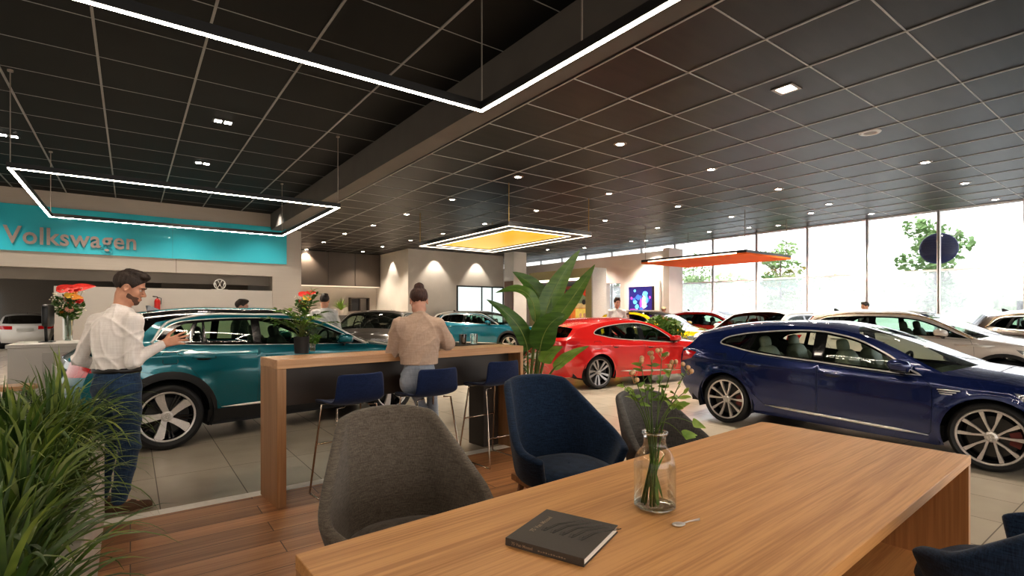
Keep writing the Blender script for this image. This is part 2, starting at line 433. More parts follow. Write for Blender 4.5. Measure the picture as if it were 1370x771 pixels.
def cdt(outer, holes, sp):
    loops = [np.asarray(outer)]+[np.asarray(h) for h in holes]
    V = []; E = []
    for l in loops:
        k = len(V); V += [tuple(p) for p in l]; E += [(k+i, k+(i+1) % len(l)) for i in range(len(l))]
    lo = loops[0].min(0); hi = loops[0].max(0)
    gx = np.arange(lo[0], hi[0], sp); gy = np.arange(lo[1], hi[1], sp*.866)
    G = np.array([(x+(sp/2 if j % 2 else 0), y) for j, y in enumerate(gy) for x in gx]).reshape(-1, 2)
    if len(G):
        m = inside(G, loops[0])
        for h in loops[1:]: m &= ~inside(G, h)
        G = G[m]
        for l in loops:
            if len(G): G = G[segdist(G, l) > .45*sp]
        V += [tuple(p) for p in G]
    r = geometry.delaunay_2d_cdt([Vector(p) for p in V], E, [], 0, 1e-7)
    V2 = np.array([tuple(p) for p in r[0]]); F = np.array([tuple(f) for f in r[2] if len(f) == 3])
    c = V2[F].mean(1); m = inside(c, loops[0])
    for h in loops[1:]: m &= ~inside(c, h)
    F = F[m]
    a = V2[F]; cr = (a[:, 1, 0]-a[:, 0, 0])*(a[:, 2, 1]-a[:, 0, 1])-(a[:, 1, 1]-a[:, 0, 1])*(a[:, 2, 0]-a[:, 0, 0])
    F[cr < 0] = F[cr < 0][:, ::-1]
    used = np.unique(F); mp = np.full(len(V2), -1); mp[used] = np.arange(len(used))
    return V2[used], mp[F]
class Car:
    def __init__(s, S, paint, name, loc, rz, label, cat='car', group=None, lod=0, scale=1.):
        s.S = S; s.sp = (.035, .06, .11)[lod]; s.lod = lod; s.n = (10, 7, 4)[lod]
        s.root = thing(name, loc, label, cat, rz, group, scale); s.paint = paint
        s.O, s.u = hermite(S['keys'], S.get('corners', ()), s.n)
        s.build()
    # half width of the body side at (x, z)
    def W(s, x, z):
        S = s.S; x = np.asarray(x, float); z = np.asarray(z, float)
        zb = S['belt'][0]+(S['belt'][1]-S['belt'][0])*(x+1)/2
        q = z-zb
        tab = S.get('inset', [(-.9, .13), (-.75, .075), (-.62, .035), (-.45, .008), (-.3, .0), (-.16, .008), (-.08, .022), (-.03, .042), (0, .06), (.03, .075), (.1, .1), (.25, .16), (.4, .23), (.5, .285), (.6, .36), (.7, .45)])
        tx = [a for a, b in tab]; ty = [b for a, b in tab]
        ins = (np.interp(q-.02, tx, ty)+np.interp(q, tx, ty)+np.interp(q+.02, tx, ty))/3
        w = S['hw']-ins
        xf0, xfe, cf = S['front']; xr0, xre, cr = S['rear']
        w = w-cf*np.clip((x-xf0)/(xfe-xf0), 0, 1.3)**2.3-cr*np.clip((x-xr0)/(xre-xr0), 0, 1.3)**2.2
        for c in S.get('creases', ()):
            zc = c[0]+c[1]*x; d = z-zc
            w = w+c[2]*np.exp(-np.abs(d/c[3])**1.5)*np.where(d > 0, 1, 1)
        for xc in (-S['wb']/2, S['wb']/2):
            r = np.hypot(x-xc, z-S['R'])-S['arch']
            w = w+S.get('flare', .018)*np.exp(-(np.maximum(r, 0)/.09)**2)*(z < zb)
        return w
    def normal(s, x, z):
        e = .006
        dx = (s.W(x+e, z)-s.W(x-e, z))/(2*e); dz = (s.W(x, z+e)-s.W(x, z-e))/(2*e)
        n = np.stack([-dx, np.ones_like(dx), -dz], -1); return n/np.linalg.norm(n, axis=-1)[:, None]
    def panel(s, name, mat, outer, holes=(), off=0., parent=None, side=-1, sp=None, group=None, label=None):
        V, F = cdt(outer, holes, sp or s.sp)
        w = s.W(V[:, 0], V[:, 1]); n = s.normal(V[:, 0], V[:, 1])
        P = np.stack([V[:, 0], w, V[:, 1]], 1)+n*off
        # (x,z) ccw -> normal -y ; right side is y<0
        P[:, 1] *= side; n = n.copy(); n[:, 1] *= side
        Fq = F if side < 0 else F[:, ::-1]
        me = bpy.data.meshes.new(name); me.from_pydata(P.tolist(), [], Fq.tolist()); me.update()
        me.materials.append(mat); me.shade_smooth()
        me.normals_split_custom_set_from_vertices(n.tolist())
        return finish(name, me, parent or s.root, label=label, group=None)
    def both(s, *a, **k):
        return [s.panel(*a, side=sd, **k) for sd in (-1, 1)]
    def top(s, name, mat, u0, u1, t0=0., t1=1., off=0., both=True, parent=None, label=None, sides=(1, -1)):
        u, O = s.u, s.O
        i = [k for k in range(len(u)) if u0-1e-6 <= u[k] <= u1+1e-6]; E = O[i]
        We = s.W(E[:, 0], E[:, 1]); p = s.S.get('crown', 2.6)
        full = t1 >= .999
        nt = (14, 9, 6)[s.lod]
        T = t0+(t1-t0)*(np.linspace(0, 1, nt))**1.35
        rows = []
        for t in T:
            f = 1-(1-t)**p
            rows.append(np.stack([E[:, 0]+(E[:, 2]-E[:, 0])*f, We*(1-t), E[:, 1]+(E[:, 3]-E[:, 1])*f], 1))
        A = np.stack(rows, 1)                              # (nu, nt, 3) left half y>0
        if off:
            d = np.gradient(A, axis=0); e = np.gradient(A, axis=1); n = np.cross(e, d); n /= np.maximum(np.linalg.norm(n, axis=-1), 1e-9)[..., None]
            n *= np.where(n[..., 2:3].mean() < 0, -1, 1); A = A+n*off
        mb = MB()
        if full and both:
            B = A[:, ::-1].copy(); B[..., 1] *= -1
            mb.grid(np.concatenate([A, B[:, 1:]], 1))
            return mb.build(name, mat, parent or s.root, smooth=True, label=label)
        res = []
        for sd in sides:
            m = MB(); B = A.copy(); B[..., 1] *= sd; m.grid(B); res.append(m.build(name, mat, parent or s.root, smooth=True, label=label))
        return res
    def build(s):
        S = s.S; R_ = S['R']; wb = S['wb']; ra = S['arch']; root = s.root; paint = s.paint
        O2 = s.O[:, :2]
        zb0, zb1 = S['bottom']                      # sill bottom z behind / ahead
        def arch(xc, r, z0, k=22):
            a = math.asin(max(-1, min(1, (z0-R_)/r))); A = np.linspace(PI-a, a, k)
            return [(xc+r*math.cos(q), R_+r*math.sin(q)) for q in A]
        bot = []
        bot += arch(-wb/2, ra, zb0+.02); bot += [(x, zb0+(zb1-zb0)*(x+wb/2)/wb) for x in np.linspace(-wb/2+ra+.04, wb/2-ra-.04, 10)]
        bot += arch(wb/2, ra, zb1+.02)
        outer = np.array([tuple(p) for p in O2]+bot)
        if np.sum(outer[:, 0]*np.roll(outer[:, 1], -1)-np.roll(outer[:, 0], -1)*outer[:, 1]) < 0: outer = outer[::-1]
        dlo = smooth_poly(*S['dlo'])
        doors = [np.array(smooth_poly(*d)) for d in S['doors']]
        holes = [dlo]+doors
        lamps = []
        for key, nm, mt in (('tail', 'tail_light', M['tail']), ('head', 'headlight', M['lamp'])):
            if S.get(key): lamps.append((nm, np.array(smooth_poly(*S[key])), mt))
        holes += [l[1] for l in lamps]
        s.both('body_side', paint, outer, holes)
        for nm, pl, mt in lamps: s.both(nm, mt, offset_poly(pl, -.002), off=.001)
        # doors with handles
        for i, d in enumerate(doors):
            g = .0035 if s.lod == 0 else (.005 if s.lod == 1 else .0)
            for sd in (-1, 1):
                dr = s.panel('door', paint, offset_poly(d, -g), side=sd)
                if s.lod < 2 and i < len(S['handles']):
                    x0, z0, x1, z1 = S['handles'][i]; m = MB()
                    w0 = float(s.W((x0+x1)/2, (z0+z1)/2)); pts = []; rr = []
                    for t in np.linspace(0, 1, 9):
                        b = .03*math.sin(PI*t)**.5
                        pts.append((x0+(x1-x0)*t, sd*(float(s.W(x0+(x1-x0)*t, z0+(z1-z0)*t))+b-.004), z0+(z1-z0)*t)); rr.append((.013, .006))
                    m.tube(pts, rr, 8); m.build('handle', S.get('handle_mat') or paint, dr, smooth=True)
                    m = MB(); m.ell(((x0+x1)/2, sd*(w0-.002), (z0+z1)/2-.012), (abs(x1-x0)*.36, .006, .024), nu=14, nv=8); m.build('handle_recess', M['gloss_black'], dr, smooth=True)
        # dark lining right behind the side, hides the gaps
        lin = outer.copy(); lin = lin[:, :]
        s.both('inner_panel', S.get('inner_mat') or M['cabin'], offset_poly(lin, -.02), [dlo], off=-.03, sp=.12)
        # side glass, black pillars, bright surround
        wins = [np.array(smooth_poly(*w)) for w in S['windows']]
        s.both('pillar_trim', S.get('pillar_mat') or M['gloss_black'], offset_poly(dlo, -.001), [offset_poly(w, 0) for w in wins], off=-.003)
        for w in wins: s.both('side_window', S.get('glass') or M['car_glass'], offset_poly(w, .004), off=-.008)
        if S.get('chrome'): s.both('window_trim', S['chrome'], offset_poly(dlo, S.get('chrome_w', .013)), [offset_poly(dlo, -.004)], off=.004)
        # top: nose, bonnet, windscreen, roof, rear
        r = S['reg']
        s.top('front_bumper', paint, *r['fb']); 
        s.top('bonnet', paint, *r['hood'])
        s.top('screen_pillar', S.get('apillar') or paint, *r['ws'], t0=0, t1=.06); s.top('windscreen', S.get('wsglass') or M['screen_glass'], *r['ws'], t0=.06)
        s.top('roof', S.get('roof_mat') or paint, *r['roof'])
        s.top('rear_pillar', S.get('dpillar') or paint, *r['rg'], t0=0, t1=.1); s.top('rear_window', S.get('rglass') or M['dark_glass'], *r['rg'], t0=.1)
        s.top('tailgate', paint, *r['tg']); s.top('rear_bumper', paint, *r['rb'])
        if S.get('tail_u'): s.top('tail_lamp_strip', M['tail'], *S['tail_u'], t0=0, t1=S.get('tail_t', .45), off=.004)
        if S.get('head_u'): s.top('headlight_front', M['lamp'], *S['head_u'], t0=0, t1=.5, off=.004)
        if S.get('grille_u'): s.top('grille', M['grille'], *S['grille_u'], t0=.25, off=.004)
        if S.get('plate_r') and s.lod < 2:
            x, z = S['plate_r']; m = MB(); m.box((x, 0, z), (.012, .52, .11)); m.build('number_plate', M['plate'], root)
        # cladding
        if S.get('clad'):
            cm = M['plastic']; q = S['clad']
            for xc in (-wb/2, wb/2):
                ring = np.array(arch(xc, ra+q, zb0+.0, 26)+arch(xc, ra-.004, zb0+.02, 26)[::-1])
                s.both('arch_cladding', cm, ring, off=.012)
            sz = S['sill_clad']
            xs = np.linspace(-wb/2+ra-.02, wb/2-ra+.02, 12)
            sc = np.array([(x, zb0-.01) for x in xs]+[(x, sz+.0*x) for x in xs[::-1]])
            s.both('sill_cladding', cm, sc, off=.014)
            for sg, ex in ((-1, S['rear'][1]), (1, S['front'][1])):
                pass
        if S.get('sill_trim'):
            (x0, z0), (x1, z1), h = S['sill_trim']
            for sd in (-1, 1):
                m = MB(); pts = []; rr = []
                for t in np.linspace(0, 1, 14):
                    x = x0+(x1-x0)*t; z = z0+(z1-z0)*t
                    pts.append((x, sd*(float(s.W(x, z))+.008), z)); k = min(1, 5*t+.15, 5*(1-t)+.15); rr.append((h*k, .010*k))
                m.tube(pts, rr, 8); m.build('sill_trim', S.get('trim_mat') or M['chrome'], root, smooth=True)
        if S.get('rail'):
            rp, _ = hermite(S['rail'], (), 5)
            for sd in (-1, 1):
                m = MB(); pts = [(x, sd*(float(s.W(x, z-.02))-.004), z) for x, z in rp]
                m.tube(pts, [(.014, .010)]*len(pts), 8); m.build('roof_rail', S.get('rail_mat') or M['chrome'], root, smooth=True)
        if S.get('vent') and s.lod < 2:
            (x0, z0, x1, z1) = S['vent']
            for sd in (-1, 1):
                m = MB()
                for k in range(3):
                    zz = z1-(z1-z0)*k/2; xx = x1-.03*k; pts = [(x0+.01*k, sd*(float(s.W(x0, zz))+.004), zz), (xx, sd*(float(s.W(xx, zz))+.004), zz)]
                    m.tube(pts, .0065, 6)
                m.build('wing_vent', M['chrome'], root, smooth=True)
        if S.get('fuel') and s.lod == 0:
            xx, zz, h = S['fuel']; m = MB(); pts = [(xx+a*h, -(float(s.W(xx+a*h, zz+b*h))+.001), zz+b*h) for a, b in [(-1, -.7), (-.85, -.9), (.85, -.9), (1, -.7), (1, .7), (.85, .9), (-.85, .9), (-1, .7)]]
            m.tube(pts, .0035, 5, closed=True); m.build('fuel_flap', M['gloss_black'], root, smooth=True)
        # mirrors
        if s.lod < 2 or S.get('mir_far', True):
            mx, mz = S['mirror']
            for sd in (-1, 1):
                w = float(s.W(mx, mz-.06)); m = MB()
                P = []
                prof = [(-.5, .2), (-.46, .7), (-.25, .95), (.1, 1.), (.38, .8), (.5, .35), (.52, .05)]
                for (a, k) in prof:
                    ring = []
                    for j in range(14):
                        q = 2*PI*j/14; yy = math.cos(q); zz = math.sin(q)
                        ring.append((mx+a*.19, sd*(w+.115+.115*k*math.copysign(abs(yy)**.75, yy)+.01*a), mz+.068*k*math.copysign(abs(zz)**.8, zz)-.01*a+.012*yy))
                    P.append(ring)
                m.grid(np.array(P), closed_v=True); k0 = len(m.v)
                m.f.append(tuple(range(13, -1, -1))); m.mi.append(0); m.f.append(tuple(range(k0-14, k0))); m.mi.append(0)
                mo = m.build('mirror', S.get('mirror_mat') or paint, root, smooth=True, sharp=.9)
                m = MB(); m.tube([(mx+.03, sd*(w-.02), mz-.075), (mx, sd*(w+.10), mz-.055)], [(.04, .014), (.03, .014)], 8)
                m.ell((mx-.005, sd*(w+.115), mz-.048), (.088, .10, .022), nu=14, nv=8); m.build('mirror_foot', M['gloss_black'], mo, smooth=True)
        # antenna
        if S.get('fin') and s.lod < 2:
            x, z = S['fin']; m = MB(); m.add([(x-.09, 0, z-.015), (x+.08, .02, z-.015), (x+.08, -.02, z-.015), (x-.07, 0, z+.055), (x-.1, 0, z+.05)], [(0, 2, 3, 4), (0, 4, 3, 1), (1, 3, 2), (0, 1, 2)]); m.build('roof_antenna', M['gloss_black'], root)
        # underbody and wheel houses
        m = MB(); hw = S['hw']-.13; xr, xf = S['rear'][1]+.14, S['front'][1]-.14
        m.bx(xr+.05, -wb/2-ra, -hw, hw, .24, .5); m.bx(-wb/2+ra, wb/2-ra, -hw, hw, .19, .36); m.bx(wb/2+ra, xf-.02, -hw, hw, .2, .5)
        m.bx(-wb/2-ra, -wb/2+ra, -.52, .52, .25, .66); m.bx(wb/2-ra, wb/2+ra, -.52, .52, .25, .66)
        for xc in (-wb/2, wb/2):
            for sd in (-1, 1):
                m.grid([[(xc+(ra+.03)*math.cos(q), sd*yy, R_+(ra+.03)*math.sin(q)) for yy in (.5, float(s.W(xc, R_+ra+.05))-.02)] for q in np.linspace(-.35, PI+.35, 18)])
        m.build('underbody', M['cabin'], root, fix=False)
        # cabin
        if s.lod < 2 or S.get('seats', True):
            z0 = .36; hz = S['seat_z'] if 'seat_z' in S else .42
            m = MB(); m.bx(S['dash'][0], S['dash'][0]+.42, -hw+.02, hw-.02, S['dash'][1]-.3, S['dash'][1]); m.bx(S['dash'][0]-.08, S['dash'][0]+.3, -hw+.05, hw-.05, S['dash'][1]-.25, S['dash'][1]-.05)
            m.build('dashboard', S.get('dash_mat') or M['cabin'], root, bevel=.04)
            m = MB(); m.bx(S['cargo'][0], S['cargo'][1], -hw+.02, hw-.02, S['cargo'][2]-.05, S['cargo'][2]); m.build('parcel_shelf', M['cabin'], root)
            m = MB(); sx, sz = S['dash'][0]-.14, S['dash'][1]+.03; stw = S.get('steer', -1)
            m.tube([(sx+.06*math.sin(q), stw*-.36+.17*math.cos(q), sz+.17*math.sin(q)) for q in np.linspace(0, 2*PI, 20, endpoint=False)], .016, 6, closed=True); m.bx(sx-.01, sx+.14, stw*-.36-.05, stw*-.36+.05, sz-.05, sz+.04)
            m.build('steering_wheel', M['cabin'], root, smooth=True)
            for (sx, ys) in ((S['seats_x'][0], (-.37, .37)), (S['seats_x'][1], (-.4, .4))):
                for y in ys:
                    s.seat(sx, y, hz, S['seat_top'], S.get('seat_mat') or M['seat_dark'])
            g = [k for k in range(len(s.u)) if r['roof'][0] <= s.u[k] <= r['roof'][1]]
            s.top('roof_lining', S.get('lining') or M['cabin'], *r['roof'], t0=.04, off=-.035)
        # wheels
        for xc in (-wb/2, wb/2):
            for sd in (-1, 1):
                vis = (sd == S.get('near', -1))
                make_wheel(S['wheel'] if s.lod < 2 else 'simple', R_, S.get('tw', .225), S.get('rim', .76), root, (xc, sd*(S['hw']-.015-S.get('tw', .225)/2), R_), sd, s.lod, S)
    def seat(s, x, y, z, top, mat):
        m = MB(); h = top-.2-z
        R = Matrix.Rotation(-.2, 4, 'Y')
        wd = .24 if abs(y) > .1 else .14
        m.ell((x+.18, y, z+.02), (.27, wd, .1), p=.6); m.ell((x-.12, y, z+h/2+.02), (.09, wd, h/2+.07), M=R, p=.6)
        for sg in (-1, 1): m.ell((x-.08, y+sg*wd*.82, z+h/2), (.1, .055, h/2), M=R, p=.8, nu=10, nv=8)
        st = m.build('seat', mat, s.root, smooth=True)
        m = MB(); m.ell((x-.12-.2*h*.62-.02, y, top-.075), (.05, .112, .085), M=R, p=.7); m.tube([(x-.15-.06, y-.05, top-.22), (x-.17-.06, y-.05, top-.1)], .008, 5); m.tube([(x-.15-.06, y+.05, top-.22), (x-.17-.06, y+.05, top-.1)], .008, 5)
        m.build('headrest', mat, st, smooth=True)
def emblem_mb(m, f, r, k=.13):
    """round badge with two stacked chevrons, mapped by f(a,b)->3D at two depths"""
    pts = [(r*math.cos(q), r*math.sin(q)) for q in np.linspace(0, 2*PI, 28, endpoint=False)]
    m.tube([f(a, b) for a, b in pts], r*k*.55, 6, closed=True)
    def bar(p, q): m.tube([f(p[0]*r, p[1]*r), f(q[0]*r, q[1]*r)], r*k*.5, 5)
    bar((-.42, .86), (0, .08)); bar((0, .08), (.42, .86))
    bar((-.86, .42), (-.42, -.82)); bar((-.42, -.82), (0, .02)); bar((0, .02), (.42, -.82)); bar((.42, -.82), (.86, .42))
def make_wheel(style, R, w, rimk, parent, loc, sd, lod, S):
    rr = R*rimk; seg = (56, 36, 20)[lod]
    h = w/2
    m = MB()
    prof = [(rr*.97, -h*.78), (rr+.006, -h*.86), (rr+(R-rr)*.45, -h), (R-.022, -h*.93), (R-.004, -h*.74), (R, -h*.5), (R, -h*.16), (R-.006, -h*.15), (R-.006, -h*.1), (R, -h*.09), (R, h*.09), (R-.006, h*.1), (R-.006, h*.15), (R, h*.16), (R, h*.5), (R-.004, h*.74), (R-.022, h*.93), (rr+(R-rr)*.45, h), (rr+.006, h*.86), (rr*.97, h*.78)]
    m.lathe(prof, seg, axis='Y'); ty = m.build('tyre', M['rubber'], parent, smooth=True, sharp=.7, loc=loc)
    # y outward = sd
    def Y(v): return sd*v
    bar = MB(); bar.lathe([(rr-.014, Y(h*.84)), (rr-.03, Y(h*.66)), (rr-.038, Y(h*.2)), (rr-.045, Y(-h*.8))], seg, axis='Y'); bar.build('rim_barrel', M['gloss_black'], ty, smooth=True)
    m = MB()
    m.lathe([(rr+.004, Y(h*.84)), (rr-.003, Y(h*.90)), (rr-.015, Y(h*.87)), (rr-.019, Y(h*.78))], seg, axis='Y')
    face = h*.80
    def dish(r): t = r/rr; return face-.028*(1-t**1.5)*(1 if style != 'simple' else .4)
    def spoke(pts, th, d=.03, inset=0., mm=None):
        ca, sa = math.cos(th), math.sin(th)
        f1 = lambda a, b: (a*ca-b*sa, Y(dish(math.hypot(a, b))-inset), a*sa+b*ca)
        f0 = lambda a, b: (a*ca-b*sa, Y(dish(math.hypot(a, b))-d-inset), a*sa+b*ca)
        (mm or m).prism(pts, f0, f1)
    dk = MB()
    rim2 = rr-.012
    if style == 'ten':
        for k in range(5):
            for s2 in (-1, 1):
                th = 2*PI*k/5+PI/2+s2*.285
                c = .010*s2
                spoke([(.035, -.010-c), (.035, .010-c), (rr*.5, .0085), (rim2, .019), (rim2, -.019), (rr*.5, -.0085)], th, .030)
        m.lathe([(0, Y(face-.018)), (.032, Y(face-.016)), (.050, Y(face-.026)), (.053, Y(face-.06))], 24, axis='Y')
    elif style == 'blade':
        for k in range(5):
            th = 2*PI*k/5+PI/2+.12
            spoke([(.045, -.03), (.05, .03), (rr*.5, .062), (rr*.8, .088), (rim2, .062), (rim2, -.004), (rr*.7, -.004), (rr*.4, -.015)], th, .035)
            ca = th+.62
            for q in (0, 1):
                spoke([(.05, -.008), (.05, .008), (rim2, .009), (rim2, -.009)], ca+.16*q-.02, .03, .010, dk)
        m.lathe([(0, Y(face-.018)), (.04, Y(face-.016)), (.06, Y(face-.026)), (.064, Y(face-.06))], 24, axis='Y')
    elif style == 'twist':
        for k in range(5):
            th = 2*PI*k/5+PI/2
            for q in (0, 1):
                a = th+.52*q
                spoke([(.045, -.016), (.045, .016), (rr*.5, .034), (rim2, .085-.03*q), (rim2, .03-.03*q), (rr*.5, -.002)], a, .03)
        m.lathe([(0, Y(face-.018)), (.04, Y(face-.016)), (.06, Y(face-.026)), (.064, Y(face-.06))], 24, axis='Y')
    else:
        for k in range(10):
            spoke([(.04, -.02), (.04, .02), (rim2, .03), (rim2, -.03)], 2*PI*k/10, .03)
        m.lathe([(0, Y(face-.01)), (.06, Y(face-.02))], 12, axis='Y')
    if dk.v: dk.build('dark_spokes', M['gloss_black'], ty, smooth=True, sharp=.5)
    m.build('rim', S.get('rim_mat') or M['alloy'], ty, smooth=True, sharp=.5)
    if lod < 2:
        if lod == 0:
            e = MB(); f = lambda a, b: (a*-sd, Y(face-.013), b)
            emblem_mb(e, f, .03); e.build('hub_badge', M['chrome'], ty, smooth=True)
        d = MB(); d.lathe([(.03, Y(.012)), (rr*.74, Y(.012)), (rr*.75, Y(.0)), (rr*.74, Y(-.012)), (.03, Y(-.012))], 32, axis='Y'); d.build('brake_disc', M['steel'], ty, smooth=True, sharp=.5)
        c = MB(); c.grid([[(q*math.cos(a), Y(yy), q*math.sin(a)) for a in np.linspace(-.4, .4, 8)] for q, yy in ((rr*.5, -.02), (rr*.5, .035), (rr*.82, .035), (rr*.82, -.02))]); c.build('brake_caliper', S.get('caliper') or M['plastic'], ty)
    b = MB(); b.lathe([(0, Y(-.03)), (rr-.02, Y(-.03))], seg, axis='Y'); b.build('wheel_back', M['cabin'], ty)
# ------------------------------------------------------------------ shared materials
M = {}
def paint(name, c, rough=.22, metal=.35, coat=1., k=.75):
    return pm(name, c, rough=rough, metal=metal, c2=tuple(v*.93 for v in c), scale=400, coat=coat, detail=1)
M['gloss_black'] = pm('gloss black', (.008, .008, .009), .12, coat=.6)
M['cabin'] = pm('dark cabin plastic', (.018, .018, .02), .75)
M['plastic'] = pm('black textured plastic', (.016, .016, .017), .55, bump=.15, scale=300)
M['rubber'] = pm('tyre rubber', (.014, .014, .015), .62, scale=90, bump=.08)
M['alloy'] = pm('machined alloy', (.68, .64, .61), .32, metal=.55, scale=60)
M['alloy_dark'] = pm('grey alloy', (.30, .29, .29), .3, metal=.8)
M['steel'] = pm('brake steel', (.075, .073, .07), .4, metal=.5)
M['chrome'] = pm('chrome', (.82, .79, .74), .28, metal=.75, scale=5)
M['bronze_trim'] = pm('bronze trim', (.55, .42, .28), .25, metal=.9)
M['tail'] = pm('red lamp glass', (.28, .006, .01), .1, coat=1., emit=(.6, .01, .01), es=.12)
M['lamp'] = pm('clear lamp', (.5, .52, .55), .08, metal=.4, coat=1., scale=60, c2=(.1, .1, .11))
M['grille'] = pm('black grille', (.012, .012, .013), .35, scale=80)
M['plate'] = pm('number plate', (.55, .55, .52), .5)
M['seat_dark'] = pm('dark seat leather', (.03, .03, .032), .5, scale=60, bump=.1)
M['seat_olive'] = pm('olive grey leather', (.36, .37, .29), .5, scale=50, bump=.12, c2=(.29, .30, .235))
M['seat_tan'] = pm('taupe seat cloth', (.16, .13, .11), .6, scale=50, bump=.1)
M['car_glass'] = glassm('tinted side glass', (.66, .78, .72), .02, rmax=.13)
M['clear_glass'] = glassm('clear car glass', (.88, .95, .90), .02, rmax=.13)
M['screen_glass'] = glassm('windscreen glass', (.76, .88, .80), .09)
M['dark_glass'] = glassm('privacy glass', (.10, .11, .11), .12)
M['green_glass'] = glassm('green tinted glass', (.56, .72, .58), .02, rmax=.13)
M['caliper_red'] = pm('dull red caliper', (.16, .03, .025), .5)

ARTEON = dict(
    keys=[(1.95, .22, 2.2, .2), (2.02, .42, 2.27, .42), (2.02, .60, 2.26, .62), (1.93, .715, 2.15, .75), (1.45, .835, 1.6, .885), (.93, .885, 1.14, .95),
          (.22, 1.245, .06, 1.335), (-.5, 1.33, -.5, 1.395), (-1.35, 1.265, -1.5, 1.34), (-1.80, 1.17, -2.0, 1.235), (-1.96, 1.02, -2.15, 1.0), (-2.07, .95, -2.22, .93), (-2.11, .74, -2.26, .72), (-2.10, .52, -2.27, .5), (-1.93, .25, -2.15, .22)],
    corners=(5, 9, 11), reg=dict(fb=(0, 3), hood=(3, 5), ws=(5, 6), roof=(6, 9), rg=(9, 10), tg=(10, 12), rb=(12, 14)),
    wb=2.68, R=.325, arch=.365, hw=.90, belt=(.99, .855), front=(1.3, 2.02, .19), rear=(-1.4, -2.1, .13), bottom=(.20, .165),
    creases=((.805, -.035, .012, .045), (.39, -.03, .010, .06)), flare=.022,
    dlo=([(-1.43, 1.085), (-1.36, 1.15), (-1.15, 1.205), (-.94, 1.235), (-.6, 1.265), (-.3, 1.272), (-.1, 1.255), (.2, 1.185), (.49, 1.045), (.72, .895), (.80, .855), (.3, .885), (-.2, .925), (-.65, .955), (-.98, .99), (-1.29, 1.05)], {10}),
    windows=[([(-1.37, 1.095), (-1.30, 1.145), (-1.12, 1.19), (-1.0, 1.205), (-1.075, 1.025), (-1.28, 1.07)], {3, 4}),
             ([(-.945, 1.21), (-.6, 1.245), (-.255, 1.252), (-.255, .948), (-.65, .975), (-1.02, 1.018)], {0, 2, 3, 5}),
             ([(-.12, 1.235), (.19, 1.165), (.46, 1.035), (.68, .893), (.3, .905), (-.12, .938)], {0, 3, 5})],
    chrome=M['chrome'],
    doors=[([(-.178, .90), (-.178, .282), (-.80, .312), (-.95, .47), (-1.08, .69), (-1.105, .86), (-1.04, .958), (-.97, .962), (-.65, .928)], {0, 1, 2, 6}),
           ([(-.164, .898), (.3, .862), (.84, .828), (.905, .74), (.90, .30), (.86, .268), (-.164, .282)], {0, 2, 5, 6})],
    handles=[(-1.04, .835, -.83, .82), (-.11, .805, .12, .785)],
    tail=([(-2.055, .935), (-1.93, .955), (-1.79, .935), (-1.88, .84), (-2.085, .785)], None), tail_u=(10.9, 11.8), tail_t=.5,
    head=([(1.94, .69), (1.5, .765), (1.56, .69), (1.93, .60)], None), head_u=(2.2, 2.9), grille_u=(.9, 2.1), plate_r=(-2.27, .62),
    sill_trim=((-.80, .325), (.88, .262), .017), mirror=(.66, .945), vent=(.95, .695, 1.13, .735), fuel=(-1.4, .86, .085),
    wheel='ten', rim=.80, seats_x=(.12, -.82), seat_top=1.17, seat_z=.40, dash=(.66, .86), cargo=(-1.85, -1.1, .86), steer=1)
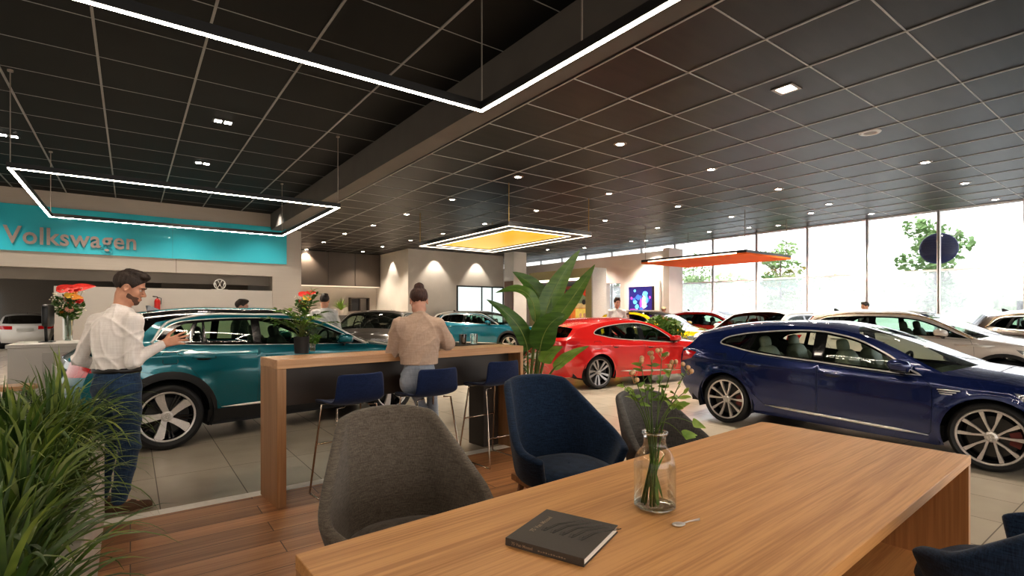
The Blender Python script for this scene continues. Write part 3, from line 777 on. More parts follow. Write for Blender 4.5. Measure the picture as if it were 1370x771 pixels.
CROSS = dict(
    keys=[(2.0, .26, 2.22, .24), (2.08, .48, 2.3, .48), (2.08, .70, 2.28, .72), (1.95, .875, 2.16, .92), (1.5, .985, 1.6, 1.035), (1.04, 1.05, 1.22, 1.10),
          (.33, 1.425, .12, 1.505), (-.5, 1.49, -.5, 1.56), (-1.2, 1.455, -1.25, 1.54), (-1.50, 1.39, -1.74, 1.475), (-1.80, 1.13, -2.06, 1.10), (-2.02, 1.02, -2.2, .99), (-2.12, .76, -2.27, .74), (-2.12, .5, -2.25, .48), (-2.0, .3, -2.15, .28)],
    corners=(5, 9, 11), reg=dict(fb=(0, 3), hood=(3, 5), ws=(5, 6), roof=(6, 9), rg=(9, 10), tg=(10, 12), rb=(12, 14)),
    wb=2.84, R=.36, arch=.42, hw=.93, belt=(1.13, 1.065), front=(1.4, 2.08, .2), rear=(-1.45, -2.12, .14), bottom=(.25, .25),
    creases=((.995, -.02, .012, .04), (.50, 0., -.012, .12)), flare=.02,
    dlo=([(-1.52, 1.20), (-1.41, 1.33), (-1.30, 1.385), (-1.18, 1.405), (-.85, 1.425), (-.5, 1.43), (-.1, 1.415), (.25, 1.365), (.62, 1.225), (.93, 1.075), (.97, 1.055), (.5, 1.075), (0, 1.09), (-.5, 1.105), (-1.0, 1.125), (-1.26, 1.145)], {0, 10}),
    windows=[([(-1.41, 1.215), (-1.36, 1.30), (-1.24, 1.365), (-1.15, 1.375), (-1.25, 1.175)], {0, 3, 4}),
             ([(-1.10, 1.38), (-1.19, 1.165), (-1.075, 1.155), (-1.055, 1.383)], None),
             ([(-1.03, 1.388), (-.85, 1.40), (-.52, 1.405), (-.52, 1.125), (-1.03, 1.147)], {0, 2, 3, 4}),
             ([(-.42, 1.402), (-.1, 1.39), (.24, 1.345), (.58, 1.215), (.86, 1.092), (.5, 1.097), (-.42, 1.12)], {0, 4, 6})],
    chrome=M['chrome'], chrome_w=.005,
    doors=[([(-.477, 1.082), (-.477, .405), (-.88, .405), (-.97, .53), (-1.12, .76), (-1.27, .97), (-1.31, 1.06), (-1.26, 1.115)], {0, 1, 2, 7}),
           ([(-.463, 1.082), (.5, 1.05), (.99, 1.03), (1.04, .9), (1.03, .45), (.98, .405), (-.463, .405)], {0, 2, 5, 6})],
    handles=[(-1.19, 1.0, -.95, .985), (-.40, .965, -.16, .955)],
    tail=([(-2.03, 1.0), (-1.70, 1.03), (-1.78, .92), (-2.08, .88)], None), tail_u=(10.9, 11.7), tail_t=.5,
    head=([(2.0, .83), (1.55, .90), (1.65, .80), (2.05, .72)], None), head_u=(2.1, 2.9), grille_u=(.6, 1.9), plate_r=(-2.27, .86),
    clad=.075, sill_clad=.385, sill_trim=((-.88, .395), (.95, .395), .016), mirror=(.62, 1.14), fuel=(-1.40, 1.0, .07), fin=(-1.35, 1.53),
    rail=[(-1.56, 1.17), (-1.40, 1.385), (-1.22, 1.44), (-.5, 1.475), (.3, 1.415), (1.0, 1.06)], roof_mat=M['gloss_black'], dpillar=M['gloss_black'], apillar=M['gloss_black'],
    wheel='blade', rim=.75, tw=.235, seats_x=(.12, -.8), seat_top=1.32, seat_z=.52, dash=(.72, 1.05), cargo=(-1.95, -1.1, 1.02), steer=1)
HATCH = dict(CROSS)
HATCH.update(keys=[(1.75, .22, 1.98, .2), (1.82, .42, 2.05, .42), (1.82, .60, 2.03, .62), (1.72, .75, 1.93, .79), (1.35, .87, 1.45, .92), (.95, .95, 1.12, 1.0),
          (.20, 1.33, .02, 1.42), (-.5, 1.395, -.5, 1.465), (-1.1, 1.36, -1.15, 1.445), (-1.42, 1.29, -1.62, 1.375), (-1.66, 1.05, -1.86, 1.02), (-1.80, .95, -1.97, .93), (-1.86, .7, -2.02, .68), (-1.86, .45, -2.0, .43), (-1.74, .25, -1.9, .23)],
    wb=2.6, R=.325, arch=.365, hw=.89, belt=(1.04, .96), front=(1.25, 1.82, .19), rear=(-1.3, -1.86, .12), bottom=(.2, .2), clad=0, sill_trim=None, rail=None,
    dlo=([(-1.32, 1.09), (-1.2, 1.25), (-1.08, 1.30), (-.7, 1.325), (-.3, 1.33), (-.1, 1.315), (.2, 1.26), (.55, 1.12), (.82, .98), (.86, .955), (.4, .97), (-.3, 1.0), (-.9, 1.03)], {0, 9}),
    windows=[([(-1.24, 1.10), (-1.15, 1.23), (-1.03, 1.28), (-.7, 1.30), (-.42, 1.305), (-.42, 1.025), (-.9, 1.05)], {0, 4, 5}),
             ([(-.32, 1.305), (-.1, 1.29), (.19, 1.238), (.5, 1.11), (.76, .985), (.4, .99), (-.32, 1.02)], {0, 4, 6})],
    doors=[([(-.37, .975), (-.37, .31), (-.80, .31), (-.92, .46), (-1.05, .70), (-1.12, .95), (-1.06, 1.01)], {0, 1, 2, 6}),
           ([(-.36, .975), (.4, .945), (.88, .93), (.93, .8), (.92, .36), (.88, .31), (-.36, .31)], {0, 2, 5, 6})],
    handles=[(-1.02, .9, -.82, .89), (-.30, .87, -.08, .86)],
    tail=([(-1.80, .95), (-1.48, .97), (-1.55, .85), (-1.83, .82)], None), head=([(1.75, .70), (1.3, .78), (1.4, .68), (1.80, .60)], None), plate_r=(-2.03, .78),
    mirror=(.55, 1.05), fuel=None, fin=(-1.2, 1.44), roof_mat=None, dpillar=None, apillar=None, chrome=None, wheel='twist',
    seats_x=(.1, -.75), seat_top=1.22, seat_z=.44, dash=(.62, .95), cargo=(-1.7, -1.0, .92))
CARS_DEF = True
def var(base, **k): d = dict(base); d.update(k); return d
# ------------------------------------------------------------------ the cars on the floor
P_blue = paint('deep blue metallic paint', (.011, .024, .112), .2, .4)
P_turq = paint('turquoise metallic paint', (.002, .145, .185), .22, .3)
P_red = paint('red paint', (.55, .018, .016), .2, .1)
P_silver = paint('pale champagne silver paint', (.72, .66, .615), .28, .12)
P_brown = paint('dark bronze paint', (.06, .045, .038), .25, .4)
P_white = paint('white paint', (.78, .77, .75), .35, 0., coat=.35)
P_grey = paint('dark grey brown paint', (.065, .058, .052), .28, .4)
P_yellow = paint('yellow paint', (.80, .56, .01), .25, 0.)
P_teal = paint('teal blue paint', (.006, .16, .24), .22, .25)
P_dark = paint('anthracite paint', (.035, .038, .042), .25, .4)
def deg(a): return math.radians(a)
def cars():
    pale = pm('pale cabin lining', (.42, .42, .36), .7); olv = pm('olive cabin lining', (.16, .165, .13), .6)
    Car(var(ARTEON, lining=pale, inner_mat=olv, dash_mat=olv, seat_mat=M['seat_olive'], glass=M['clear_glass'], caliper=M['caliper_red'], near=-1), P_blue, 'estate_car', (6.46+.885, 2.56, 0), deg(-90),
        'dark blue estate car with chrome window surround and ten-spoke wheels beside the long table', lod=0)
    Car(var(CROSS, glass=M['green_glass']), P_turq, 'crossover_car', (.33+1.42*math.cos(deg(9.56))-.92*math.sin(deg(9.56)), 6.716+1.42*math.sin(deg(9.56))+.92*math.cos(deg(9.56)), 0), deg(9.56),
        'turquoise crossover with black roof and wheel arches, behind the standing man', lod=0)
    Car(var(ARTEON, wheel='twist', rim_mat=M['alloy_dark']), P_red, 'estate_car', (8.80, 7.78, 0), deg(-6.8),
        'red estate car with chrome window surround, behind the large banana plant', lod=0)
    Car(var(CROSS, roof_mat=None, rail_mat=M['bronze_trim'], rail=[(-1.8, 1.13), (-1.45, 1.37), (-1.2, 1.44), (-.5, 1.475), (.33, 1.41), (1.02, 1.06)], apillar=None, dpillar=None, clad=.05, seat_mat=M['seat_tan'], trim_mat=M['bronze_trim'], vent=(.78, .93, 1.3, .95)), P_silver, 'crossover_car', (12.22, 3.37, 0), deg(-90),
        'champagne silver crossover with bronze roof trim, parked behind the dark blue estate', lod=0)
    Car(var(CROSS, rail_mat=M['bronze_trim'], roof_mat=None, apillar=None, dpillar=None), P_brown, 'crossover_car', (15.9, 1.35, 0), deg(-90),
        'dark bronze crossover at the right edge, close to the tall windows', lod=1)
    Car(var(CROSS, roof_mat=None, apillar=None, dpillar=None, wsglass=glassm('dull dark windscreen', (.16, .17, .17), .02, rmax=.08)), P_white, 'crossover_car', (13.55, 7.0, 0), deg(178),
        'white crossover facing the room, between the red far car and the silver one', lod=1)
    Car(var(HATCH), P_red, 'hatchback_car', (16.6, 10.1, 0), deg(-90), 'small bright red car by the tall windows beyond the yellow one', lod=1, scale=1.08)
    Car(var(HATCH, roof_mat=M['gloss_black']), P_yellow, 'hatchback_car', (13.95, 10.95, 0), deg(-92), 'yellow hatchback with black roof in front of the wall screen', lod=1, scale=1.08)
    Car(var(CROSS), P_teal, 'crossover_car', (10.9, 16.4, 0), deg(-62), 'teal blue crossover with black roof, in front of the pale corner block', lod=1)
    Car(var(CROSS, roof_mat=None, apillar=None, dpillar=None), P_grey, 'crossover_car', (5.5, 13.6, 0), deg(-127), 'dark grey crossover behind the bonnet of the turquoise one', lod=1)
    Car(var(HATCH), P_white, 'hatchback_car', (7.7, 17.4, 0), deg(-100), 'white hatchback behind the dark grey crossover', lod=2, scale=1.06)
    Car(var(HATCH), P_white, 'hatchback_car', (4.6, 17.3, 0), deg(80), 'white hatchback parked by the dark kitchen wall', lod=2)
    Car(var(CROSS, roof_mat=None, apillar=None, dpillar=None), P_white, 'crossover_car', (12.6, 20.3, 0), deg(-80), 'white crossover behind the teal one, under the pale block window', lod=2)
    Car(var(HATCH, apillar=None), P_white, 'hatchback_car', (-3.55, 31.0, 0), deg(92), 'white hatchback seen from behind, beyond the reception desk', lod=1)
    Car(var(HATCH), P_dark, 'hatchback_car', (-5.95, 32.2, 0), deg(80), 'anthracite hatchback left of the white one beyond the reception desk', lod=1)
# ================================================================== the room
ZR, ZL = 4.5, 5.02           # right ceiling, left (higher) ceiling
BAYS = [4.71+1.82*k for k in range(-7, 12)]
def add_glyphs(txt, size, ext, name, mat, parent=None, M4=None, label=None, cat=None, kind=None, bold=0., space=1.):
    cu = bpy.data.curves.new(name, 'FONT'); cu.body = txt; cu.size = size; cu.extrude = ext; cu.offset = bold; cu.space_character = space; cu.resolution_u = 3
    o = bpy.data.objects.new('t', cu); COL.objects.link(o); dg = bpy.context.evaluated_depsgraph_get()
    me = bpy.data.meshes.new_from_object(o.evaluated_get(dg)); bpy.data.objects.remove(o); bpy.data.curves.remove(cu)
    me.materials.clear(); me.materials.append(mat)
    if M4 is not None: me.transform(M4)
    return finish(name, me, parent, label=label, cat=cat, kind=kind)
def room():
    wall_grey = pm('warm grey wall paint', (.46, .42, .375), .7, c2=(.44, .40, .36), scale=1.5)
    wall_beige = pm('beige plaster wall', (.62, .58, .53), .75, scale=1.2)
    wall_white = pm('white wall paint', (.74, .72, .70), .7, scale=1.)
    steel_wall = pm('brushed bronze cladding', (.42, .365, .31), .42, metal=.3, c2=(.405, .352, .298), scale=4, stretch=(.3, 1, 6))
    brown = pm('dark brown panel', (.085, .066, .052), .45, c2=(.075, .058, .046), scale=3, stretch=(1, 1, .2))
    dark = pm('shadow gap black', (.02, .019, .018), .8)
    tile_m = tiles('beige stone floor tiles', (.54, .475, .39), (.51, .45, .365), (.6, 1.2), (.24, .21, .18), rough=.19, loc=(.416, -.87, 0))
    wood_f = wood('walnut floorboards', (.50, .255, .115), (.25, .108, .045), axis=0, scale=.9, rough=.4, planks=(.19, 1.25))
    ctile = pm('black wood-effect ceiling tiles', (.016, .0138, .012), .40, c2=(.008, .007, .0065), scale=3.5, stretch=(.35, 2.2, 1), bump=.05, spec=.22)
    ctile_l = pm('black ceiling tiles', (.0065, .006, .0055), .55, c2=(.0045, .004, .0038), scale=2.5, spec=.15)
    beam_m = pm('taupe beam plaster', (.125, .112, .10), .7, scale=2)
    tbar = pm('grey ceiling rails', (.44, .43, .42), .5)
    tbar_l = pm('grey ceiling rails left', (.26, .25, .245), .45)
    strip = pm('white stone strip', (.84, .80, .74), .5)
    alu = pm('aluminium window profile', (.9, .9, .92), .5)
    # floors
    m = MB(); m.bx(-14, 19.4, -10, 42, -.12, 0); struct(m, 'floor', tile_m)
    m = MB(); m.bx(-.15, 3.45, -9, 4.60, -.01, .006); struct(m, 'floor_boards', wood_f)
    m = MB(); m.bx(-1.6, 3.60, 4.60, 4.72, -.01, .008); m.bx(3.45, 3.60, -9, 4.60, -.01, .008); struct(m, 'trim_1', strip)
    # ceilings
    m = MB(); m.bx(4.42, 19.4, -10, 27, ZR, ZR+.1); struct(m, 'ceiling', ctile)
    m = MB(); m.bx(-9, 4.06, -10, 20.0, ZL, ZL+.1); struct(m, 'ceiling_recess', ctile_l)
    m = MB()
    for i in range(15): x = 4.56+1.04*i; m.bx(x-.013, x+.013, -10, 26.3, ZR-.012, ZR+.01)
    for j in range(-12, 26):
        y = 1.92+.975*j
        if -9.9 < y < 26.2: m.bx(4.56, 19, y-.0075, y+.0075, ZR-.008, ZR+.01)
    struct(m, 'trim_2', tbar)
    m = MB()
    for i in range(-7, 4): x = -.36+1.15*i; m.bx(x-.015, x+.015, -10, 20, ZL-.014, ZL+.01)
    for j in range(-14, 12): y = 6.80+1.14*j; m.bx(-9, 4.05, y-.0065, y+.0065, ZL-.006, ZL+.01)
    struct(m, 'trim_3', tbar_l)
    m = MB(); m.bx(4.04, 4.42, -10, 20.2, ZR-.06, ZL+.1); struct(m, 'ceiling_beam', beam_m)
    m = MB(); m.bx(4.42, 4.52, -10, 26, ZR+.02, ZR+.03); struct(m, 'trim_4', dark)  # black strip stands in for the shadow gap beside the beam
    # left back wall with the sign band
    m = MB(); m.bx(-9, 5.09, 20, 20.35, 2.79, ZL+.05); m.bx(4.1, 5.09, 20, 20.35, 0, 2.79); struct(m, 'wall_back_left', steel_wall)
    m = MB(); m.bx(-1.79, 4.1, 20.02, 20.35, 0, 2.27); struct(m, 'wall_counter', wall_grey)
    m = MB()
    for x in (-4.2, 1.2): m.bx(x-.006, x+.006, 19.993, 20.0, 2.79, 3.24)
    struct(m, 'trim_5', brown)
    m = MB(); m.bx(-9, 4.1, 20.55, 20.65, 2.47, 3.3); struct(m, 'wall_bulkhead', pm('taupe bulkhead', (.27, .235, .205), .6, scale=1.5))
    m = MB(); m.bx(-9, 5.0, 20.4, 38, 3.3, 3.4); struct(m, 'ceiling_back', pm('brown soffit', (.16, .135, .115), .6))
    m = MB(); m.bx(-13, 5.0, 37.8, 38, 0, 3.3); struct(m, 'wall_far', pm('brown grey far wall', (.22, .195, .17), .7))
    m = MB(); m.bx(1.0, 4.1, 24.8, 25.0, 0, 3.3); struct(m, 'wall_rear', pm('dim grey rear wall', (.17, .15, .13), .7))
    for k, (xa, xb) in enumerate(((-7.6, -7.0), (-6.8, -5.6))):
        m = MB(); m.bx(xa, xb, 37.7, 37.78, .1, 2.5); struct(m, 'window_%d' % (40+k), emis('daylit far window %d' % k, (.8, .9, 1.), .8))
    m = MB(); m.bx(-13.2, -13, -10, 38, 0, ZL); m.bx(-9.2, -9, -10, 20, 3.3, ZL); struct(m, 'wall_left', wall_beige)
    m = MB(); m.bx(-13, 19.4, -10.2, -10, 0, ZL+.1); struct(m, 'wall_front', wall_white)
    m = MB(); m.bx(5.0, 5.1, 20.35, 38, 0, ZR); struct(m, 'wall_passage', wall_grey)
    # kitchen recess and pale block
    m = MB(); m.bx(5.09, 10.5, 26.3, 26.5, 0, ZR); struct(m, 'wall_kitchen', wall_grey)
    for k in range(4):
        m = MB(); x0 = 5.12+1.34*k; m.bx(x0+.01, x0+1.33, 25.7, 26.3, 2.82, ZR-.02); 
        m.build('wall_cabinet', brown, label='tall dark brown wall cabinet over the kitchen niche, %s' % ('nearest the sign wall', 'second from the sign wall', 'second from the pale block', 'nearest the pale block')[k], cat='cabinet', group='brown wall cabinets', bevel=.004)
    m = MB(); m.bx(5.12, 10.45, 25.75, 26.25, 2.79, 2.815); struct(m, 'trim_6', pm('light under cabinet strip', (.5, .42, .34), .5, emit=(1, .8, .6), es=.5))
    m = MB(); m.bx(10.5, 16.0, 22.4, 26.5, 0, ZR); struct(m, 'wall_block', wall_beige)
    # window let into the pale block
    fr = pm('dark window frame', (.05, .055, .06), .4)
    m = MB()
    for x in (13.15, 14.6, 15.25, 15.95): m.bx(x-.035, x+.035, 22.34, 22.4, .9, 2.85)
    m.bx(13.15, 15.95, 22.34, 22.4, 2.78, 2.85); m.bx(13.15, 15.95, 22.34, 22.4, .85, .92)
    w = struct(m, 'window_30', fr)
    m = MB(); m.bx(13.15, 15.95, 22.37, 22.39, .9, 2.8); m.build('pane', pm('frosted lit pane', (.55, .62, .62), .25, c2=(.28, .38, .33), scale=2.5, stretch=(2.5, 1, .4), emit=(.75, .9, .9), es=.55), w)
    # column
    m = MB(); m.bx(15.2, 16.0, 20.4, 21.2, 0, ZR); struct(m, 'column', wall_white)
    m = MB(); m.bx(15.17, 15.2, 20.43, 21.15, 0, 3.05); m.bx(15.16, 15.175, 20.5, 20.53, 1.0, 1.2); struct(m, 'door_1', wood('walnut door leaf', (.20, .085, .04), (.11, .045, .02), axis=2))
    # far screen wall in front of the glazing
    m = MB(); m.bx(18, 18.3, 13.2, 16.0, 0, 4.1); m.bx(18, 18.3, 16.9, 25.5, 0, 4.1); m.bx(18, 18.3, 16.0, 16.9, 2.85, 4.1); m.bx(17.4, 18.3, 12.9, 13.2, 0, 4.1); struct(m, 'wall_screen', wall_white)
    # glazing: one bay after another
    frost = glassm('frosted lower pane', (.95, .97, 1.), .05, haze=.26, hz=(.97, .98, 1)); clear = glassm('clear pane', (.98, .99, 1.), .05)
    for k in range(len(BAYS)-1):
        y0, y1 = BAYS[k], BAYS[k+1]
        if y1 > 26.5: break
        m = MB(); 
        for y in (y0+.012, y1-.012): m.bx(19.0, 19.10, y-.026, y+.026, 0, ZR)
        m.bx(19.02, 19.12, y0, y1, 2.70, 2.76); m.bx(19.02, 19.12, y0, y1, 0, .06); m.bx(19.02, 19.12, y0, y1, ZR-.05, ZR)
        w = struct(m, 'window_%d' % (k+1), alu)
        m = MB(); m.bx(19.065, 19.07, y0+.05, y1-.05, 2.76, ZR-.05); m.build('pane', clear, w)
        m = MB(); m.bx(19.065, 19.07, y0+.05, y1-.05, .06, 2.70); m.build('pane', frost, w)
    m = MB(); m.bx(16.0, 19.3, 26.3, 26.5, 0, ZR); struct(m, 'wall_end', wall_white)
    # glowing panes added out of view behind the camera as daylight fill
    for k in range(6):
        x0 = -6+4*k; m = MB()
        m.bx(x0, x0+.06, -9.99, -9.9, .3, 4.2); m.bx(x0+3.94, x0+4, -9.99, -9.9, .3, 4.2); m.bx(x0, x0+4, -9.99, -9.9, 4.14, 4.2); m.bx(x0, x0+4, -9.99, -9.9, .3, .36)
        w = struct(m, 'window_%d' % (50+k), alu)
        m = MB(); m.bx(x0+.06, x0+3.94, -9.97, -9.95, .36, 4.14); m.build('pane', emis('added fill pane %d' % k, (1., .95, .88), 2.2), w)
    # sign band
    sign_m = pm('turquoise sign panel', (.035, .46, .56), .25, c2=(.03, .42, .51), scale=.7, coat=.3)
    t = thing('wall_sign', (0, 20, 0), 'turquoise sign band with grey raised lettering on the back wall', 'sign')
    m = MB(); m.bx(-8.9, 4.57, -.06, 0.0, 3.24, 4.55); m.build('sign_panel', sign_m, t, bevel=.004)
    m = MB(); 
    for x in (1.1,): m.bx(x-.005, x+.005, -.0615, -.05, 3.24, 4.55)
    m.build('panel_joint', pm('sign joint', (.02, .25, .3), .5), t)
    bb = Matrix.Translation((-2.83, -.10, 3.45)) @ Matrix.Rotation(PI/2, 4, 'X') @ Matrix.Scale(.86, 4, (1, 0, 0))
    add_glyphs('Volkswagen', .69, .02, 'sign_lettering', pm('grey metal letters', (.34, .28, .245), .35, metal=.4), t, bb, bold=.012, space=1.06)
    # round badge standing in the slot
    m = MB(); f = lambda a, b: (2.45+a, 20.05, 2.45+b); emblem_mb(m, f, .17, .16)
    m.bx(2.2, 2.7, 20.04, 20.07, 2.27, 2.285); m.build('wall_badge', M['chrome'], label='small round chrome badge in the slot of the back wall', cat='badge', smooth=True)
# ------------------------------------------------------------------ lamps and canopies
def lamps():
    black = pm('black lamp profile', (.014, .013, .013), .45)
    led = emis('warm white led strip', (1., .86, .70), 40.)
    rodm = pm('grey hanging rod', (.32, .28, .24), .4, metal=.4)
    brass = pm('brass hanging rod', (.42, .29, .12), .35, metal=.9)
    def frame(nm, x0, x1, y0, y1, z, label, zc, rods, w=.064, h=.085, rm=rodm, ledm=led):
        t = thing(nm, (x0, y0, z), label, 'lamp'); X, Y = x1-x0, y1-y0
        m = MB()
        for a in ((0, X, 0, w), (0, X, Y-w, Y), (0, w, w, Y-w), (X-w, X, w, Y-w)): m.bx(*a, .004, h)
        m.build('lamp_frame', black, t)
        m = MB(); q = .012
        for a in ((q, X-q, q, w-q), (q, X-q, Y-w+q, Y-q), (q, w-q, w-q, Y-w+q), (X-w+q, X-q, w-q, Y-w+q)): m.bx(*a, 0, .006)
        m.build('light_strip', ledm, t)
        for (rx, ry) in rods:
            m = MB(); m.tube([(rx-x0, ry-y0, h), (rx-x0, ry-y0, zc-z-.01)], .008, 6); m.tube([(rx-x0, ry-y0, zc-z-.03), (rx-x0, ry-y0, zc-z)], .035, 10); m.build('hanging_rod', rm, t)
        return t
    k = 2.085
    frame('pendant_lamp', -3.2, 2.93+.03, -1.6, 4.49+.03, EYE+k, 'largest square light frame hanging overhead, cut by the top edge', ZL, ((2.92, 4.47), (2.92, 3.0), (-3.1, 4.4)))
    frame('pendant_lamp', -1.44, 3.37, 10.3, 15.1, EYE+k, 'square light frame hanging in front of the turquoise sign band', ZL, ((3.33, 10.34), (3.33, 15.06), (-1.4, 15.06), (-1.4, 10.34)))
    # yellow canopy
    kz = 1.986; X0, X1, Y0, Y1 = 7.02, 9.73, 9.62, 14.23; z = EYE+kz
    t = thing('ceiling_canopy', (X0, Y0, z), 'hanging dark canopy with a glowing yellow underside', 'lamp')
    X, Y = X1-X0, Y1-Y0; w = .42
    m = MB()
    for a in ((0, X, 0, w), (0, X, Y-w, Y), (0, w, w, Y-w), (X-w, X, w, Y-w)): m.bx(*a, .02, .06)
    m.bx(0, X, 0, Y, .06, .12)
    m.build('canopy_frame', black, t)
    m = MB(); m.bx(w, X-w, w, Y-w, .045, .06); m.build('yellow_panel', pm('yellow panel', (.75, .45, .02), .3, c2=(.62, .36, .015), scale=.8, emit=(1., .55, .03), es=.30), t)
    led2 = emis('fine warm led line', (1., .84, .62), 2.6)
    m = MB(); q = .05
    for a in ((.01, X-.01, .01, q), (.01, X-.01, Y-q, Y-.01), (.01, q, q, Y-q), (X-q, X-.01, q, Y-q)): m.bx(*a, .008, .02)
    for a in ((w-.03, X-w+.03, w-.03, w), (w-.03, X-w+.03, Y-w, Y-w+.03), (w-.03, w, w, Y-w), (X-w, X-w+.03, w, Y-w)): m.bx(*a, .01, .02)
    m.build('light_strip', led2, t)
    for (rx, ry) in ((.03, .03), (X-.03, Y*.02), (.03, Y-.03), (X-.03, Y-.03)):
        m = MB(); m.tube([(rx, ry, .12), (rx, ry, ZR-z)], .012, 6); m.build('hanging_rod', brass, t)
    # red-orange canopy
    kz = 1.7; X0, X1, Y0, Y1 = 14.4, 17.1, 8.0, 11.84; z = EYE+kz
    t = thing('ceiling_canopy', (X0, Y0, z), 'hanging dark canopy with an orange red underside by the windows', 'lamp'); X, Y = X1-X0, Y1-Y0
    m = MB(); m.bx(0, X, 0, Y, .05, .13); m.build('canopy_frame', black, t)
    m = MB(); m.bx(.0, X, .0, Y, .0, .05); m.build('orange_panel', pm('orange panel', (.62, .13, .03), .85, spec=.05, c2=(.56, .10, .025), scale=.7, emit=(1., .24, .08), es=.06), t)
    m = MB(); m.bx(-.012, 0, .3, Y-.3, .035, .07); m.build('light_strip', led2, t)
    for (rx, ry) in ((.1, .1), (X-.1, .1), (.1, Y-.1), (X-.1, Y-.1)):
        m = MB(); m.tube([(rx, ry, .12), (rx, ry, ZR-z)], .010, 6); m.build('hanging_rod', rodm, t)
    # recessed downlights
    cf, sf = .595, .804; n = math.hypot(cf, sf); cf /= n; sf /= n
    def up(px, py, z):
        d = 690*(z-EYE)/(418-py); s = (px-685)/690*d; return cf*d+sf*s, sf*d-cf*s
    spots = [(829.6,192.6),(693,236.7),(951.6,226.5),(605,266.7),(815,259),(717.5,281.6),(544,286.6),(907,276),(499.4,301.5),(648.4,299.3),(809.8,295),(461.3,312.5),(592.5,312.5),(879.6,304.8),(433,324),(549.4,321.8),(844.5,322.6),
             (1238,217),(1291,245),(1331.7,266.7),(1109,273),(1165.7,286),(1085,285),(978.6,290),(1002,304.5),(1041,301.5),(949,310),(864.7,322),(1041.5,253),(511.8,330),(485.6,336.5),(410,333.7),(732.6,334),(782,331.5)]
    ring = pm('bronze downlight ring', (.25, .20, .16), .35, metal=.7); glow = emis('downlight lens', (1., .90, .78), 30.)
    white = pm('white lamp trim', (.6, .58, .55), .4)
    protos = None; seen = []
    lamp_d = bpy.data.lights.new('downlight', 'SPOT'); lamp_d.energy = 270; lamp_d.color = (1., .86, .70); lamp_d.spot_size = math.radians(105); lamp_d.spot_blend = .7; lamp_d.shadow_soft_size = .05
    def bulb(x, y, z, data=lamp_d):
        o = bpy.data.objects.new('downlight_and_fill_bulb', data); o.location = (x, y, z); COL.objects.link(o)
    for (px, py) in spots:
        x, y = up(px, py, ZR)
        if x > 18.6 or y > 26: x = min(x, 18.6); y = min(y, 25.6)
        if protos is None:
            t = thing('ceiling_downlight', (x, y, ZR), 'round recessed downlight in the black tiled ceiling', 'downlight', group='round ceiling downlights')
            m = MB(); m.lathe([(.066, 0), (.07, -.012), (.10, -.016), (.118, -.004), (.12, 0)], 24); m.build('trim_ring', ring, t, smooth=True)
            m = MB(); m.lathe([(0, -.010), (.068, -.010)], 20); m.build('lens', glow, t)
            protos = t
        else:
            t = copy_tree(protos); t.location = (x, y, ZR)
        bulb(x, y, ZR-.04)
    x, y = up(1052, 118.6, ZR)
    t = thing('ceiling_downlight', (x, y, ZR), 'square recessed downlight nearest in the right-hand ceiling', 'downlight', rz=0)
    m = MB()
    for a in ((-.14, .14, -.14, -.10), (-.14, .14, .10, .14), (-.14, -.10, -.1, .1), (.10, .14, -.1, .1)): m.bx(*a, -.014, 0)
    m.build('trim_ring', ring, t); m = MB(); m.bx(-.09, .09, -.09, .09, -.01, -.004); m.build('lens', glow, t); bulb(x, y, ZR-.05)
    x, y = up(1164, 177.3, ZR)
    t = thing('ceiling_speaker', (x, y, ZR), 'round white ceiling speaker with a dark ring in the black tiles', 'speaker')
    m = MB(); m.lathe([(.09, -.004), (.10, -.014), (.15, -.012), (.16, 0)], 28); m.build('rim', white, t, smooth=True); m = MB(); m.lathe([(0, -.008), (.092, -.006)], 24); m.build('grille', pm('speaker mesh', (.30, .28, .26), .6, scale=300), t)
    for i, (px, py) in enumerate(((298.4, 162.5), (270.8, 218), (11, 181))):
        x, y = up(px, py, ZL)
        t = thing('twin_downlight', (x, y, ZL), ('twin square downlight in the left ceiling, nearest', 'twin square downlight in the left ceiling, above the sign frame', 'twin square downlight at the left edge of the photo')[i], 'downlight', rz=0)
        m = MB(); m.bx(-.17, .17, -.10, .10, -.012, 0); m.build('trim_ring', black, t)
        for sx in (-.08, .08): m = MB(); m.bx(sx-.055, sx+.055, -.055, .055, -.018, -.010); m.build('lens', glow, t)
        bulb(x, y, ZL-.06)
    # wall washers above the pale block and sign, plus fill added behind the sign wall
    wl = bpy.data.lights.new('wall_washer', 'SPOT'); wl.energy = 110; wl.color = (1., .88, .74); wl.spot_size = math.radians(80); wl.spot_blend = .45; wl.shadow_soft_size = .03
    for (x, y) in ((11.9, 22.05), (14.3, 22.05), (10.15, 24.2)): bulb(x, y, ZR-.05, wl)
    w2 = bpy.data.lights.new('sign_wash_and_fill', 'SPOT'); w2.energy = 130; w2.color = (1., .92, .82); w2.spot_size = math.radians(120); w2.spot_blend = .8; w2.shadow_soft_size = .1
    for x in (-5.5, -3.2, -.9, 1.4, 3.7): bulb(x, 18.6, ZL-.06, w2)
    for (x, y) in ((-4.5, 27), (-4.5, 34), (-.5, 23), (2.5, 22.5)): bulb(x, y, 3.25, w2)  # spots without fixtures, added to brighten the dim zone behind the sign wall
    w3 = bpy.data.lights.new('screen_wall_washer', 'SPOT'); w3.energy = 45; w3.color = (1., .9, .8); w3.spot_size = math.radians(90); w3.spot_blend = .6
    for (x, y) in ((17.0, 14.0), (17.0, 16.5), (17.0, 19.5)): bulb(x, y, ZR-.05, w3)
